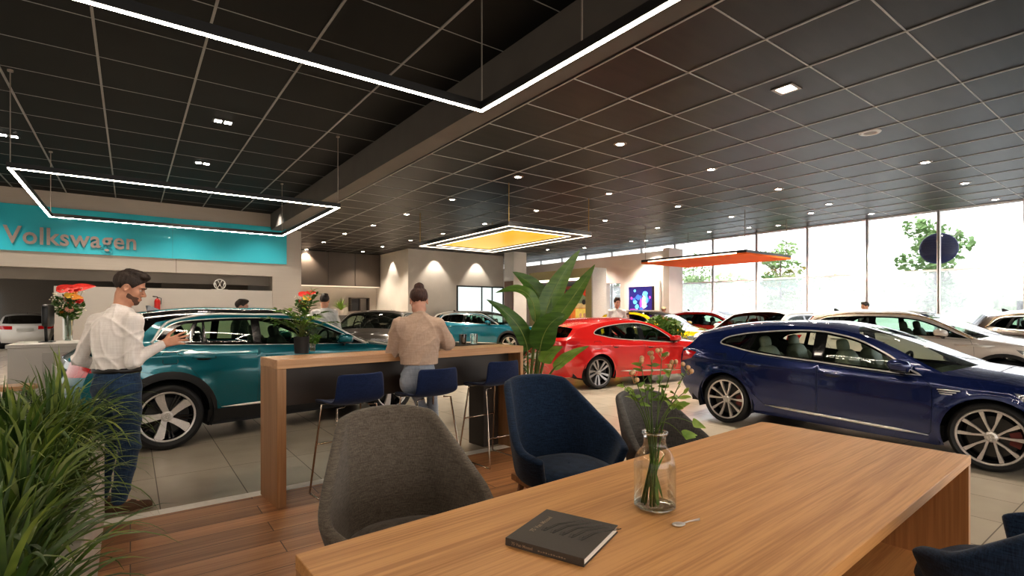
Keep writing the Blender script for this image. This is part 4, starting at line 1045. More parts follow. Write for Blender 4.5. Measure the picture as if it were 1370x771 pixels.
# ------------------------------------------------------------------ outside
def leaf_cloud(mb, c, r, n, size, seed=1, squash=1., shell=.55):
    R = random.Random(seed)
    for _ in range(n):
        while True:
            p = Vector((R.uniform(-1, 1), R.uniform(-1, 1), R.uniform(-1, 1)))
            if shell < p.length <= 1 or (p.length <= 1 and R.random() < .35): break
        q = Vector((c[0]+p.x*r[0], c[1]+p.y*r[1], c[2]+p.z*r[2]))
        a = Vector((R.gauss(0, 1), R.gauss(0, 1), R.gauss(0, .6))).normalized(); b = a.orthogonal(); b.rotate(Matrix.Rotation(R.uniform(0, 6.28), 3, a)); s = size*R.uniform(.6, 1.3)
        mb.add([q-a*s*.7, q+b*s*.35, q+a*s*.7, q-b*s*.35], [(0, 1, 2, 3)])
def outside():
    pave = pm('pale forecourt paving', (.62, .62, .61), .8, scale=.5)
    m = MB(); m.bx(19.4, 130, -60, 110, -.25, -.13); struct(m, 'ground', pave)
    bark = pm('pale bark', (.20, .17, .14), .8, scale=12)
    lf = [pm('fresh leaves %d' % k, c, .55, c2=tuple(v*.6 for v in c), scale=9) for k, c in enumerate(((.30, .46, .16), (.32, .48, .18), (.26, .42, .16)))]
    R = random.Random(4)
    for i, (x, y, h, rr, lab) in enumerate(((24.5, 16.6, 5.0, 1.25, 'slender young tree outside, seen left of the orange canopy'), (22.5, 10.95, 5.0, 1.1, 'slender young tree outside, behind the right end of the orange canopy'), (22.0, 5.5, 5.2, 1.2, 'slender young tree outside, behind the round blue sign'))):
        t = thing('tree', (x, y, -.13), lab, 'tree')
        m = MB(); m.tube([(0, 0, 0), (.03, .02, h*.35), (-.02, .03, h*.6), (.02, 0, h*.9)], [.06, .05, .04, .015], 8)
        for k in range(11):
            a = R.uniform(0, 6.28); z0 = h*R.uniform(.38, .75); l = rr*R.uniform(.6, .95)
            m.tube([(0, 0, z0), (math.cos(a)*l*.5, math.sin(a)*l*.5, z0+l*.35), (math.cos(a)*l, math.sin(a)*l, z0+l*.8)], [.022, .014, .006], 5)
        m.build('trunk', bark, t, smooth=True)
        m = MB(); RR = random.Random(i)
        for k in range(20):
            a = RR.uniform(0, 6.28); q = rr*RR.uniform(.1, .78)*(1 if k < 14 else .6); z0 = h*RR.uniform(.36, .90); leaf_cloud(m, (math.cos(a)*q, math.sin(a)*q, z0), (.42, .42, .34), 75, .14, seed=i*50+k)
        m.build('crown', lf[i], t)
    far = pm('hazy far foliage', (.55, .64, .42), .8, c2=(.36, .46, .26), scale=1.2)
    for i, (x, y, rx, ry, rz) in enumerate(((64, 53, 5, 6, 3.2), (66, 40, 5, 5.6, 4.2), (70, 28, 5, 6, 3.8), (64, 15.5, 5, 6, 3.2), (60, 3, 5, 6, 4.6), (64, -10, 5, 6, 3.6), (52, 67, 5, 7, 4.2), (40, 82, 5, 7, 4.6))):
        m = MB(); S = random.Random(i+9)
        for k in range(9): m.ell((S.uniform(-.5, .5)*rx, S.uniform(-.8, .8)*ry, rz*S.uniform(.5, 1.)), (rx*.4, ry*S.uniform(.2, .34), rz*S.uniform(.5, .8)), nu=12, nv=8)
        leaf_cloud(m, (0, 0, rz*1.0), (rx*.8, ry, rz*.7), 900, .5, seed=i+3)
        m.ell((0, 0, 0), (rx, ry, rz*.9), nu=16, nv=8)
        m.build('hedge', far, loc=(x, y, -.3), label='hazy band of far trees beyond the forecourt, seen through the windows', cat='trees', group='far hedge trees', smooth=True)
    # dense green right behind the narrow opening
    m = MB(); leaf_cloud(m, (0, 0, 1.6), (.7, 1.4, 2.0), 1500, .16, seed=77); m.build('shrub', pm('dark shrub leaves', (.2, .32, .12), .6, scale=9, c2=(.07, .13, .05)), loc=(21.5, 19.6, -.13), label='tall green shrub outside, seen through the narrow opening beside the wall screen', cat='shrub')
    # dark blue round sign hung on the outside of the glass
    t = thing('round_sign', (19.32, 4.78, 3.40), 'dark blue round sign hung behind a window post', 'sign', rz=math.atan2(-4.78, -19.3))
    m = MB(); m.lathe([(0, .035), (.40, .03), (.452, .012), (.46, 0), (.452, -.012), (.40, -.03), (0, -.035)], 48, axis='X'); m.build('disc', pm('dark blue enamel', (.018, .028, .125), .3, coat=.2), t, smooth=True)
    m = MB(); m.tube([(0, -.0, .3), (.15, 0, .3)], .012, 6); m.build('bracket', M['steel'], t)
    m = MB(); m.bx(0, .25, -.6, .6, 0, 1.95); m.build('charging_cabinet', pm('dark grey cabinet', (.05, .05, .055), .5), loc=(19.6, 2.55, -.13), label='dark grey box outside the glass at the right edge of the photo', cat='cabinet', bevel=.02)
def sky():
    w = bpy.data.worlds.new('sky'); SC.world = w; w.use_nodes = True; nt = w.node_tree; bg = nt.nodes['Background']
    tc = nt.nodes.new('ShaderNodeTexCoord'); sp = nt.nodes.new('ShaderNodeSeparateXYZ'); cr = nt.nodes.new('ShaderNodeValToRGB')
    nt.links.new(tc.outputs['Generated'], sp.inputs[0]); nt.links.new(sp.outputs['Z'], cr.inputs[0]); nt.links.new(cr.outputs[0], bg.inputs[0])
    e = cr.color_ramp.elements; e[0].position = 0.; e[0].color = (1, 1, 1, 1); e[1].position = .7; e[1].color = (.93, .96, 1, 1)
    bg.inputs[1].default_value = 2.1
# ================================================================== furniture and things on it
def onz(px, py, z):
    cf, sf = .595, .804; n = math.hypot(cf, sf); cf /= n; sf /= n
    d = 690*(EYE-z)/(py-418); s = (px-685)/690*d
    return (cf*d+sf*s, sf*d-cf*s)
TABLE = (.416, 1.707, 2.6)          # far-left corner, rotation in degrees
TZ = .74
def furniture():
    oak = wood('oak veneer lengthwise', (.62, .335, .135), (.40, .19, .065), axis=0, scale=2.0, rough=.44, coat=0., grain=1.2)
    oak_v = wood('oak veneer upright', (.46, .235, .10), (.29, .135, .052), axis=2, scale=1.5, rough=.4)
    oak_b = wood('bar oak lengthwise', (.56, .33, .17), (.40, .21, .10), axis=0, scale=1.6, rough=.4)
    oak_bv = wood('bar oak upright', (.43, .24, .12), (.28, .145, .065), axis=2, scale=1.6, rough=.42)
    dk = pm('dark brown laminate', (.050, .036, .028), .45, c2=(.038, .028, .022), scale=3, stretch=(1, 1, .2))
    # --- long table
    rz = deg(TABLE[2]); t = thing('dining_table', (TABLE[0], TABLE[1], 0), 'long oak table with slab ends filling the foreground', 'table', rz)
    L, D, th = 3.12, 1.10, .045
    m = MB(); m.bx(0, L, -D, 0, TZ-th, TZ); m.build('tabletop', oak, t, bevel=.003)
    for x0 in (.002, L-th-.002):
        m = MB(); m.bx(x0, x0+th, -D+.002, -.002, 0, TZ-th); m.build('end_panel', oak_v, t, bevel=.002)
    m = MB(); m.bx(th, 2.30, -.62, -.575, .28, TZ-th); m.build('modesty_panel', oak, t, bevel=.002)
    m = MB(); m.bx(2.30, 2.33, -.64, -.555, .26, TZ-th); m.build('panel_upright', pm('pale oak edge', (.58, .36, .19), .45, scale=30), t)
    m = MB(); m.bx(th, L-th, -.95, -.20, .12, .16); m.build('lower_board', oak, t, bevel=.002)
    # --- high bar counter
    t = thing('bar_counter', (.896, 4.215, 0), 'high oak bar counter with dark brown back panel', 'counter', deg(5.2)); L, D, H, th = 2.56, .42, 1.135, .07
    m = MB(); m.bx(0, L, 0, D, H-th, H); m.build('countertop', oak_b, t, bevel=.003)
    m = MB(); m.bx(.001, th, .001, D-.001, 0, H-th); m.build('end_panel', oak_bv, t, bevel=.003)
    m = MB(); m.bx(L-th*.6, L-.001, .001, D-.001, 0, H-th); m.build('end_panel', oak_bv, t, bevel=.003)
    m = MB(); m.bx(L-.26, L-th*.6-.001, D-.05, D+.22, 0, .76); m.build('support_panel', dk, t, bevel=.003)
    m = MB(); m.bx(th, L-th*.6, .20, .235, .745, H-th); m.build('back_panel', dk, t, bevel=.002)
    # --- tub chairs
    grey = fabric('heather grey cloth', (.175, .147, .120), (.080, .067, .055), 290)
    grey2 = fabric('cool grey cloth', (.125, .118, .110), (.055, .052, .050), 210)
    navy = fabric('navy cloth', (.016, .036, .075), (.004, .010, .025), 240)
    legm = wood('chair leg oak', (.34, .17, .075), (.2, .09, .04), axis=2, scale=2)
    def rim(ph):
        a = abs(ph); s = min(1, max(0, (a-46)/62)); s = .72*s+.28*s*s*(3-2*s)
        z = 1.0-.36*s-.02*min(1, a/40)**3
        s2 = max(0, (a-95)/40); z -= .05*s2*s2
        return z
    def tub(loc, rz, mat, label, group, sc=1.):
        t = thing('tub_chair', (loc[0], loc[1], 0), label, 'chair', deg(rz), group, sc)
        nph, nt = 41, 11; P = np.zeros((nph, nt, 3))
        for i, ph in enumerate(np.linspace(-132, 132, nph)):
            q = math.radians(ph); zr = rim(ph); hgt = max(0., min(1., (zr-.64)/.345))
            sx, cy = math.sin(q), math.cos(q)
            sxx = math.copysign(abs(sx)**.8, sx)
            xf = math.copysign(.39*(1-.40*hgt)*min(1, abs(sx)/math.sin(math.radians(46))), sx) if abs(ph) <= 90 else .39*(1-.40*hgt)*sxx
            top = Vector((xf, .33*cy+.12*max(0, hgt)+(.0 if cy > 0 else .03*cy), zr))
            base = Vector((.285*sxx, .255*cy, .40))
            for j in range(nt):
                tt = j/(nt-1); k = tt**.62
                p = Vector((base.x+(top.x-base.x)*k, base.y+(top.y-base.y)*(tt**.8), base.z+(top.z-base.z)*tt)); P[i, j] = p
        m = MB(); m.grid(P); 
        o = m.build('shell', mat, t, smooth=True, solid=.052, sub=1, boff=0.)
        m = MB(); 
        rows = []
        for (k, z) in ((.02, .485), (.6, .488), (.86, .478), (.97, .455), (1., .425), (.96, .395), (.6, .385), (.02, .385)):
            rows.append([(.275*k*math.copysign(abs(math.cos(q))**.75, math.cos(q)), -.055+.285*k*math.copysign(abs(math.sin(q))**.75, math.sin(q)), z) for q in np.linspace(0, 2*PI, 36, endpoint=False)])
        m.grid(np.array(rows), closed_v=True); m.build('seat_cushion', mat, t, smooth=True)
        m = MB(); m.bx(-.27, .27, -.30, .22, .345, .385); m.build('seat_frame', legm, t, bevel=.006)
        for sx in (-1, 1):
            for sy in (-1, 1):
                m = MB(); m.tube([(sx*.21, -.04+sy*.21, .35), (sx*.27, -.04+sy*.27, 0)], [.022, .014], 10); m.build('leg', legm, t, smooth=True)
        return t
    tub((1.03, 2.21), -9, grey, 'heather grey tub chair at the table, nearest the left edge of the photo', None)
    tub((2.335, 2.57), -8, navy, 'navy blue tub chair on the far side of the table', None, 1.04)
    tub((3.09, 2.29), -9, grey2, 'grey tub chair half hidden behind the flower bottle', None, .9)
    tub((2.62, .33), 170, navy, 'navy blue tub chair at the lower right corner of the photo', None, 1.1)
    # --- bar stools
    stool_c = fabric('blue stool cloth', (.015, .029, .085), (.007, .014, .048), 300, bump=.15)
    wire = pm('chromed bronze wire', (.55, .46, .38), .2, metal=1.)
    def stool(loc, rz, label):
        t = thing('bar_stool', (loc[0], loc[1], 0), label, 'stool', deg(rz))
        prof = [(.215, .735), (.20, .765), (.12, .778), (-.02, .772), (-.12, .775), (-.175, .80), (-.205, .855), (-.222, .93), (-.235, 1.005), (-.238, 1.02)]
        m = MB(); P = np.zeros((len(prof), 13, 3))
        for i, (y, z) in enumerate(prof):
            back = max(0, (z-.80)/.22); hw = .215-.02*back-(.025 if i == 0 else 0)-(.02 if i == len(prof)-1 else 0)
            for j, u in enumerate(np.linspace(-1, 1, 13)):
                P[i, j] = (hw*u, y+.05*back**.5*u*u*(1 if back > 0 else 0), z+(.022*u**4 if back == 0 else 0))
        m.grid(P); m.build('seat_shell', stool_c, t, smooth=True, solid=.022, sub=1, boff=0.)
        m = MB()
        for sx in (-1, 1):
            a, b = sx*.17, sx*.225
            m.tube([(a*.6, .13, .755), (a, .15, .75), (b, .255, .02), (b, .255, .012), (b, .24, .008), (b, -.24, .008), (b, -.255, .012), (b, -.255, .02), (a, -.13, .75), (a*.6, -.12, .757)], .008, 8)
        m.build('sled_frame', wire, t, smooth=True)
        m = MB(); k = 1-.42/.75; m.tube([(-.17-.055*k, .15+.105*k, .42), (.17+.055*k, .15+.105*k, .42)], .008, 8); m.build('footrest', wire, t, smooth=True)
        m = MB(); k = 1-.28/.75; m.tube([(-.17-.055*k, -.13-.125*k, .28), (.17+.055*k, -.13-.125*k, .28)], .007, 8); m.build('stretcher', wire, t, smooth=True)
        return t
    stool((1.44, 4.17), 7, 'blue bar stool nearest the oak end of the counter')
    stool((2.11, 4.13), 5, 'blue bar stool the woman in the beige sweater sits on')
    stool((2.95, 4.34), 5, 'blue bar stool at the far dark end of the counter')
    # --- book on the table
    zb = TZ+.026
    a = Vector(onz(678, 720, zb)); b = Vector(onz(783.3, 748.6, zb)); c = Vector(onz(730, 681, zb)); dd = Vector(onz(825, 702.8, zb))
    sp = ((b-a)+(dd-c))/2; w = ((c-a)+(dd-b))/2; ang = math.atan2(sp.y, sp.x); W_, H_ = sp.length, w.length
    ctr = (a+b+c+dd)/4
    bk = pm('dark taupe book cloth', (.065, .054, .046), .55, scale=200, bump=.08); 
    t = thing('book', (ctr.x, ctr.y, TZ+.0008), 'thick dark taupe hardcover book lying on the table', 'book', ang)
    # local: spine along -y edge, x along spine
    m = MB(); m.bx(-W_/2, W_/2, -H_/2, H_/2, .0225, .0255); m.bx(-W_/2, W_/2, -H_/2, H_/2, 0, .003); m.bx(-W_/2, W_/2, -H_/2, -H_/2+.003, .003, .0225); m.build('cover', bk, t, bevel=.0008)
    m = MB(); m.bx(-W_/2+.004, W_/2-.004, -H_/2+.003, H_/2-.004, .003, .0225); m.build('pages', pm('book pages', (.72, .68, .62), .8, scale=2, stretch=(1, 1, 300)), t)
    foil = pm('pale copper print', (.30, .22, .16), .4, metal=.3); ink = pm('black emboss', (.010, .009, .008), .3)
    Rt = Matrix.Translation((-W_*.30, -H_*.20, .0257)) @ Matrix.Rotation(PI/2, 4, 'Z')
    add_glyphs('75 Van Mossel', .024, .0001, 'cover_title', foil, t, Rt, bold=.0004)
    Rt = Matrix.Translation((-W_*.42, -H_/2-.0003, .0075)) @ Matrix.Rotation(PI/2, 4, 'X')
    add_glyphs('75 Van Mossel', .0135, .0001, 'spine_title', foil, t, Rt, bold=.0003)
    m = MB()
    for k in range(11): m.bx(-W_*.42+.098+.009*k, -W_*.42+.104+.009*k, -H_/2-.0004, -H_/2, .0085, .0125-.0015*(k % 3 == 1))
    m.build('spine_print', foil, t)
    m = MB()
    for k in range(5):
        for q, r in ((0, .0008), (.009, .0016)):
            pts = []
            x0 = -W_*.06+.034*k+q
            for u in np.linspace(0, 1, 16):
                # curve hooking from the lower front edge up toward the fore edge
                ph = PI*1.0+u*PI*.62
                pts.append((x0+.075+.078*math.cos(ph)*(1-.15*u)-.02*u, H_*.02-.0+.085*-math.sin(ph)*1.1 if False else -H_*.12+.125*(u**1.3)-.045*math.sin(PI*min(1, u*2.2)) , .0256))
            m.tube([(p[0]-.05, p[1]+.03, p[2]) for p in pts], r, 4)
    m.build('emboss_lines', ink, t)
    # --- spoon
    steel = pm('polished spoon steel', (.75, .71, .67), .3, metal=.8)
    x, y = onz(908, 703, TZ); m = MB()
    t = thing('spoon', (x, y, TZ), 'small polished spoon lying next to the glass bottle', 'spoon', deg(-14))
    m.ell((0, 0, .004), (.026, .019, .0035), nu=20, nv=8); m.build('bowl', steel, t, smooth=True)
    m = MB(); m.tube([(.022, .0, .004), (.05, .002, .006), (.078, .004, .0045), (.10, .005, .003)], [(.003, .0015), (.0028, .0015), (.004, .0015), (.0065, .0012)], 6); m.build('spoon_handle', steel, t, smooth=True)
    # --- reception desk and what stands on it
    dm = pm('pale warm laminate', (.56, .53, .50), .45, scale=1.); dm2 = pm('pale laminate recess', (.47, .44, .42), .5, scale=1.)
    t = thing('reception_desk', (-1.38, 9.8, 0), 'pale grey reception desk behind the planter at the left', 'desk')
    m = MB(); m.bx(0, 2.0, 0, 1.15, 1.0, 1.05); m.build('desk_top', dm, t, bevel=.006)
    m = MB(); m.bx(.02, 1.98, .03, 1.12, .08, 1.0); m.build('desk_body', dm, t)
    m = MB(); m.bx(.38, .86, .015, .03, .12, .93); m.build('front_panel', dm2, t, bevel=.003)
    m = MB(); m.bx(.06, 1.94, .07, 1.08, 0, .08); m.build('plinth', dk, t)
    blk = pm('black monitor plastic', (.012, .012, .013), .4)
    t = thing('monitor', (-1.0, 10.45, 1.05), 'black monitor seen edge-on on the reception desk', 'monitor', deg(84))
    m = MB(); m.ell((0, 0, .40), (.20, .045, .17), p=.35, nu=28, nv=16); m.build('screen_housing', blk, t, smooth=True)
    m = MB(); m.tube([(0, .02, .008), (0, .03, .28)], .02, 8); m.build('stand', blk, t, smooth=True); m = MB(); m.bx(-.11, .11, -.07, .09, 0, .012); m.build('foot', blk, t, bevel=.004)
    # stool of bent wood half hidden by the man
    t = thing('side_stool', (-.95, 7.4, 0), 'low stool with pale wooden seat behind the man, left of the turquoise car', 'stool')
    m = MB(); m.lathe([(0, .74), (.16, .74), (.17, .73), (.17, .70), (.15, .69), (0, .69)], 28); m.build('seat', oak_b, t, smooth=True, sharp=.6)
    for q in range(4):
        a = q*PI/2+PI/4; m = MB(); m.tube([(.12*math.cos(a), .12*math.sin(a), .69), (.17*math.cos(a), .17*math.sin(a), 0)], .013, 8); m.build('leg', blk, t, smooth=True)
    # fire extinguisher on the back wall
    redm = pm('signal red enamel', (.5, .02, .015), .3)
    t = thing('fire_extinguisher', (.69, 19.9, 1.55), 'red fire extinguisher hung on the grey back wall', 'fire extinguisher')
    m = MB(); m.lathe([(0, 0), (.075, .0), (.08, .02), (.08, .30), (.06, .36), (.025, .38), (.025, .40), (0, .40)], 20); m.build('cylinder', redm, t, smooth=True, sharp=.9)
    m = MB(); m.tube([(0, 0, .39), (0, -.02, .44), (-.12, -.03, .45)], .014, 6); m.tube([(0, 0, .42), (.10, -.02, .40), (.09, -.04, .2)], .012, 6); m.bx(-.02, .02, .06, .12, .2, .3); m.build('valve', blk, t, smooth=True)
    # tumblers on the bar counter
    glassb = glassm('smoked tumbler glass', (.22, .25, .25), .12); glassc = glassm('clear tumbler glass', (.8, .86, .84), .14)
    for nm, px, py, gm, lab in (('tumbler', 619, 461, glassb, 'dark smoked tumbler on the bar counter, left of the clear one'), ('tumbler', 634, 460, glassc, 'clear tumbler on the bar counter, right of the smoked one')):
        x, y = onz(px, py, 1.135); m = MB(); m.lathe([(0, .006), (.036, .006), (.041, .115), (.044, .115), (.04, 0), (0, 0)], 24)
        m.build('tumbler', gm, loc=(x, y, 1.1352), label=lab, cat='glass', smooth=True, sharp=.6)
    # advertising portal with a picture wall
    olive = pm('olive yellow portal', (.58, .52, .28), .6); white = pm('white portal end', (.80, .79, .78), .6)
    t = thing('display_portal', (15.0, 14.8, 0), 'free-standing olive portal with a red picture wall and white end', 'display')
    m = MB()
    m.bx(0, .8, .06, .40, 0, 3.32); m.bx(0, .8, 3.75, 4.1, 0, 3.32); m.bx(0, .8, .4, 3.75, 2.95, 3.32); m.bx(.1, .8, .4, 3.75, 0, .3); m.build('portal_frame', olive, t)
    m = MB(); m.bx(0, .8, 0, .06, 0, 3.32); m.build('end_face', white, t)
    m = MB(); m.bx(.15, .18, .4, 3.75, 2.86, 2.94); m.build('light_strip', emis('portal light line', (1, .97, .9), 3.), t)
    p = thing('poster', (15.2, 14.8, 0), 'red picture wall with a green car and figure scenes inside the olive portal', 'poster')
    cols = [pm('print %s' % n, c, .5, c2=tuple(v*.6 for v in c), scale=5, emit=c, es=.45) for n, c in (('red', (.42, .035, .012)), ('dark red', (.13, .018, .01)), ('sand', (.50, .33, .14)), ('olive green', (.15, .16, .08)), ('orange', (.60, .16, .03)), ('yellow', (.66, .45, .10)), ('black', (.02, .018, .016)), ('skin', (.5, .25, .14)))]  # prints given a glow of their own so the unlit recess looks bright
    m = MB(); m.bx(.09, .12, .4, 3.75, .3, 2.86, 0)
    def sh(y0, y1, z0, z1, mi, k=1): m.bx(.09-.004*k, .09, y0, y1, z0, z1, mi)
    sh(1.6, 3.7, 1.95, 2.8, 1); sh(.45, 3.7, 2.62, 2.85, 6, 2); sh(.45, 1.9, 1.72, 1.95, 2); sh(.45, 3.7, 1.68, 1.74, 2, 2)
    for k in range(9): sh(1.8+.2*k, 1.92+.2*k, 2.1, 2.5, 6, 2)
    poly = [(.55, 1.92), (.52, 2.1), (.75, 2.18), (.95, 2.32), (1.35, 2.33), (1.55, 2.2), (1.8, 2.14), (1.82, 1.95), (1.7, 1.88), (.7, 1.88)]
    m.prism(poly, lambda a, b: (.075, a, b), lambda a, b: (.09, a, b), 3)
    for y in (.78, 1.55): m.prism([(y+.11*math.cos(q), 1.93+.11*math.sin(q)) for q in np.linspace(0, 2*PI, 14, endpoint=False)], lambda a, b: (.07, a, b), lambda a, b: (.09, a, b), 6)
    m.prism([(.98, 2.2), (1.02, 2.29), (1.3, 2.29), (1.42, 2.2)], lambda a, b: (.07, a, b), lambda a, b: (.09, a, b), 6)
    sh(.45, 1.3, .5, 1.66, 5, 1); sh(1.3, 3.7, .5, 1.66, 4, 1); sh(1.6, 2.2, .6, 1.6, 0, 2)
    for (y, mi) in ((.75, 0), (.98, 6), (1.75, 1), (2.3, 0), (2.9, 1)):
        m.prism([(y-.15, .6), (y-.12, 1.15), (y, 1.28), (y+.13, 1.15), (y+.15, .6)], lambda a, b: (.078, a, b), lambda a, b: (.09, a, b), mi)
        m.prism([(y+.075*math.cos(q), 1.37+.1*math.sin(q)) for q in np.linspace(0, 2*PI, 12, endpoint=False)], lambda a, b: (.076, a, b), lambda a, b: (.09, a, b), 7)
    m.build('picture', cols, p)
    # wall screen in a white frame
    t = thing('wall_screen', (17.9, 13.75, .9), 'screen showing a blue and magenta picture in a white wall frame', 'screen')
    m = MB(); 
    for a in ((0, .25, 0, 1.95), (1.7, 1.9, 0, 1.95), (.25, 1.7, 1.72, 1.95), (.25, 1.7, 0, .2)): m.bx(-.02, .1, a[0], a[1], a[2], a[3])
    m.build('frame', white, t)
    sm = [pm('screen %s' % n, c, .3, emit=c, es=.9) for n, c in (('navy', (.012, .014, .11)), ('blue', (.03, .12, .5)), ('cyan', (.10, .50, .75)), ('magenta', (.42, .06, .32)), ('peach', (.9, .42, .30)), ('black', (.01, .01, .012)))]
    m = MB(); m.bx(.04, .07, .25, 1.7, .2, 1.72, 0)
    R = random.Random(5)
    def blob(y, z, ry, rz, mi, k): m.prism([(y+ry*math.cos(q)*R.uniform(.75, 1.15), z+rz*math.sin(q)*R.uniform(.75, 1.15)) for q in np.linspace(0, 2*PI, 11, endpoint=False)], lambda a, b: (.04-.002*k, a, b), lambda a, b: (.045, a, b), mi)
    m.bx(.034, .04, .25, .42, .2, 1.72, 5)
    for k in range(16): blob(R.uniform(.5, 1.6), R.uniform(.3, 1.6), R.uniform(.05, .16), R.uniform(.05, .14), R.choice((1, 1, 2, 3)), 1)
    for k in range(5): m.bx(.036, .04, 1.2+.09*k, 1.25+.09*k, .3, .75, 3)
    blob(.85, 1.05, .13, .35, 4, 2); blob(1.0, .55, .2, .2, 4, 2); blob(.8, 1.4, .16, .12, 2, 3); blob(.72, 1.15, .08, .2, 2, 3); blob(1.02, 1.0, .07, .2, 3, 3)
    m.build('screen_face', sm, t)
    # kitchen niche shelf
    t = thing('kitchen_shelf', (9.0, 25.95, 0), 'small dark open shelf on the kitchen wall beneath the cabinets', 'shelf')
    m = MB(); m.bx(0, 1.0, 0, .33, 1.55, 1.6); m.bx(0, 1.0, 0, .33, 2.2, 2.25); m.bx(0, .05, 0, .33, 1.6, 2.2); m.bx(.47, .52, 0, .33, 1.6, 2.2); m.bx(.95, 1.0, 0, .33, 1.6, 2.2); m.build('shelf_frame', dk, t)
    m = MB(); m.bx(.05, .47, .1, .33, 1.6, 2.2); m.build('dark_door', blk, t)
    # flower pedestal behind the bonnet
    m = MB(); m.bx(-.22, .22, -.22, .22, 0, 1.22); m.build('pedestal', dm, loc=(2.90, 11.25, 0), label='pale pedestal carrying a bouquet behind the turquoise car', cat='pedestal', bevel=.006)
    # low planter box by the yellow car
    m = MB(); 
    m.bx(-.9, .9, -.3, .3, 0, .72); m.build('planter_box', white, loc=(11.75, 8.95, 0), rz=deg(-8), label='low white planter box in front of the yellow car', cat='planter', bevel=.01)
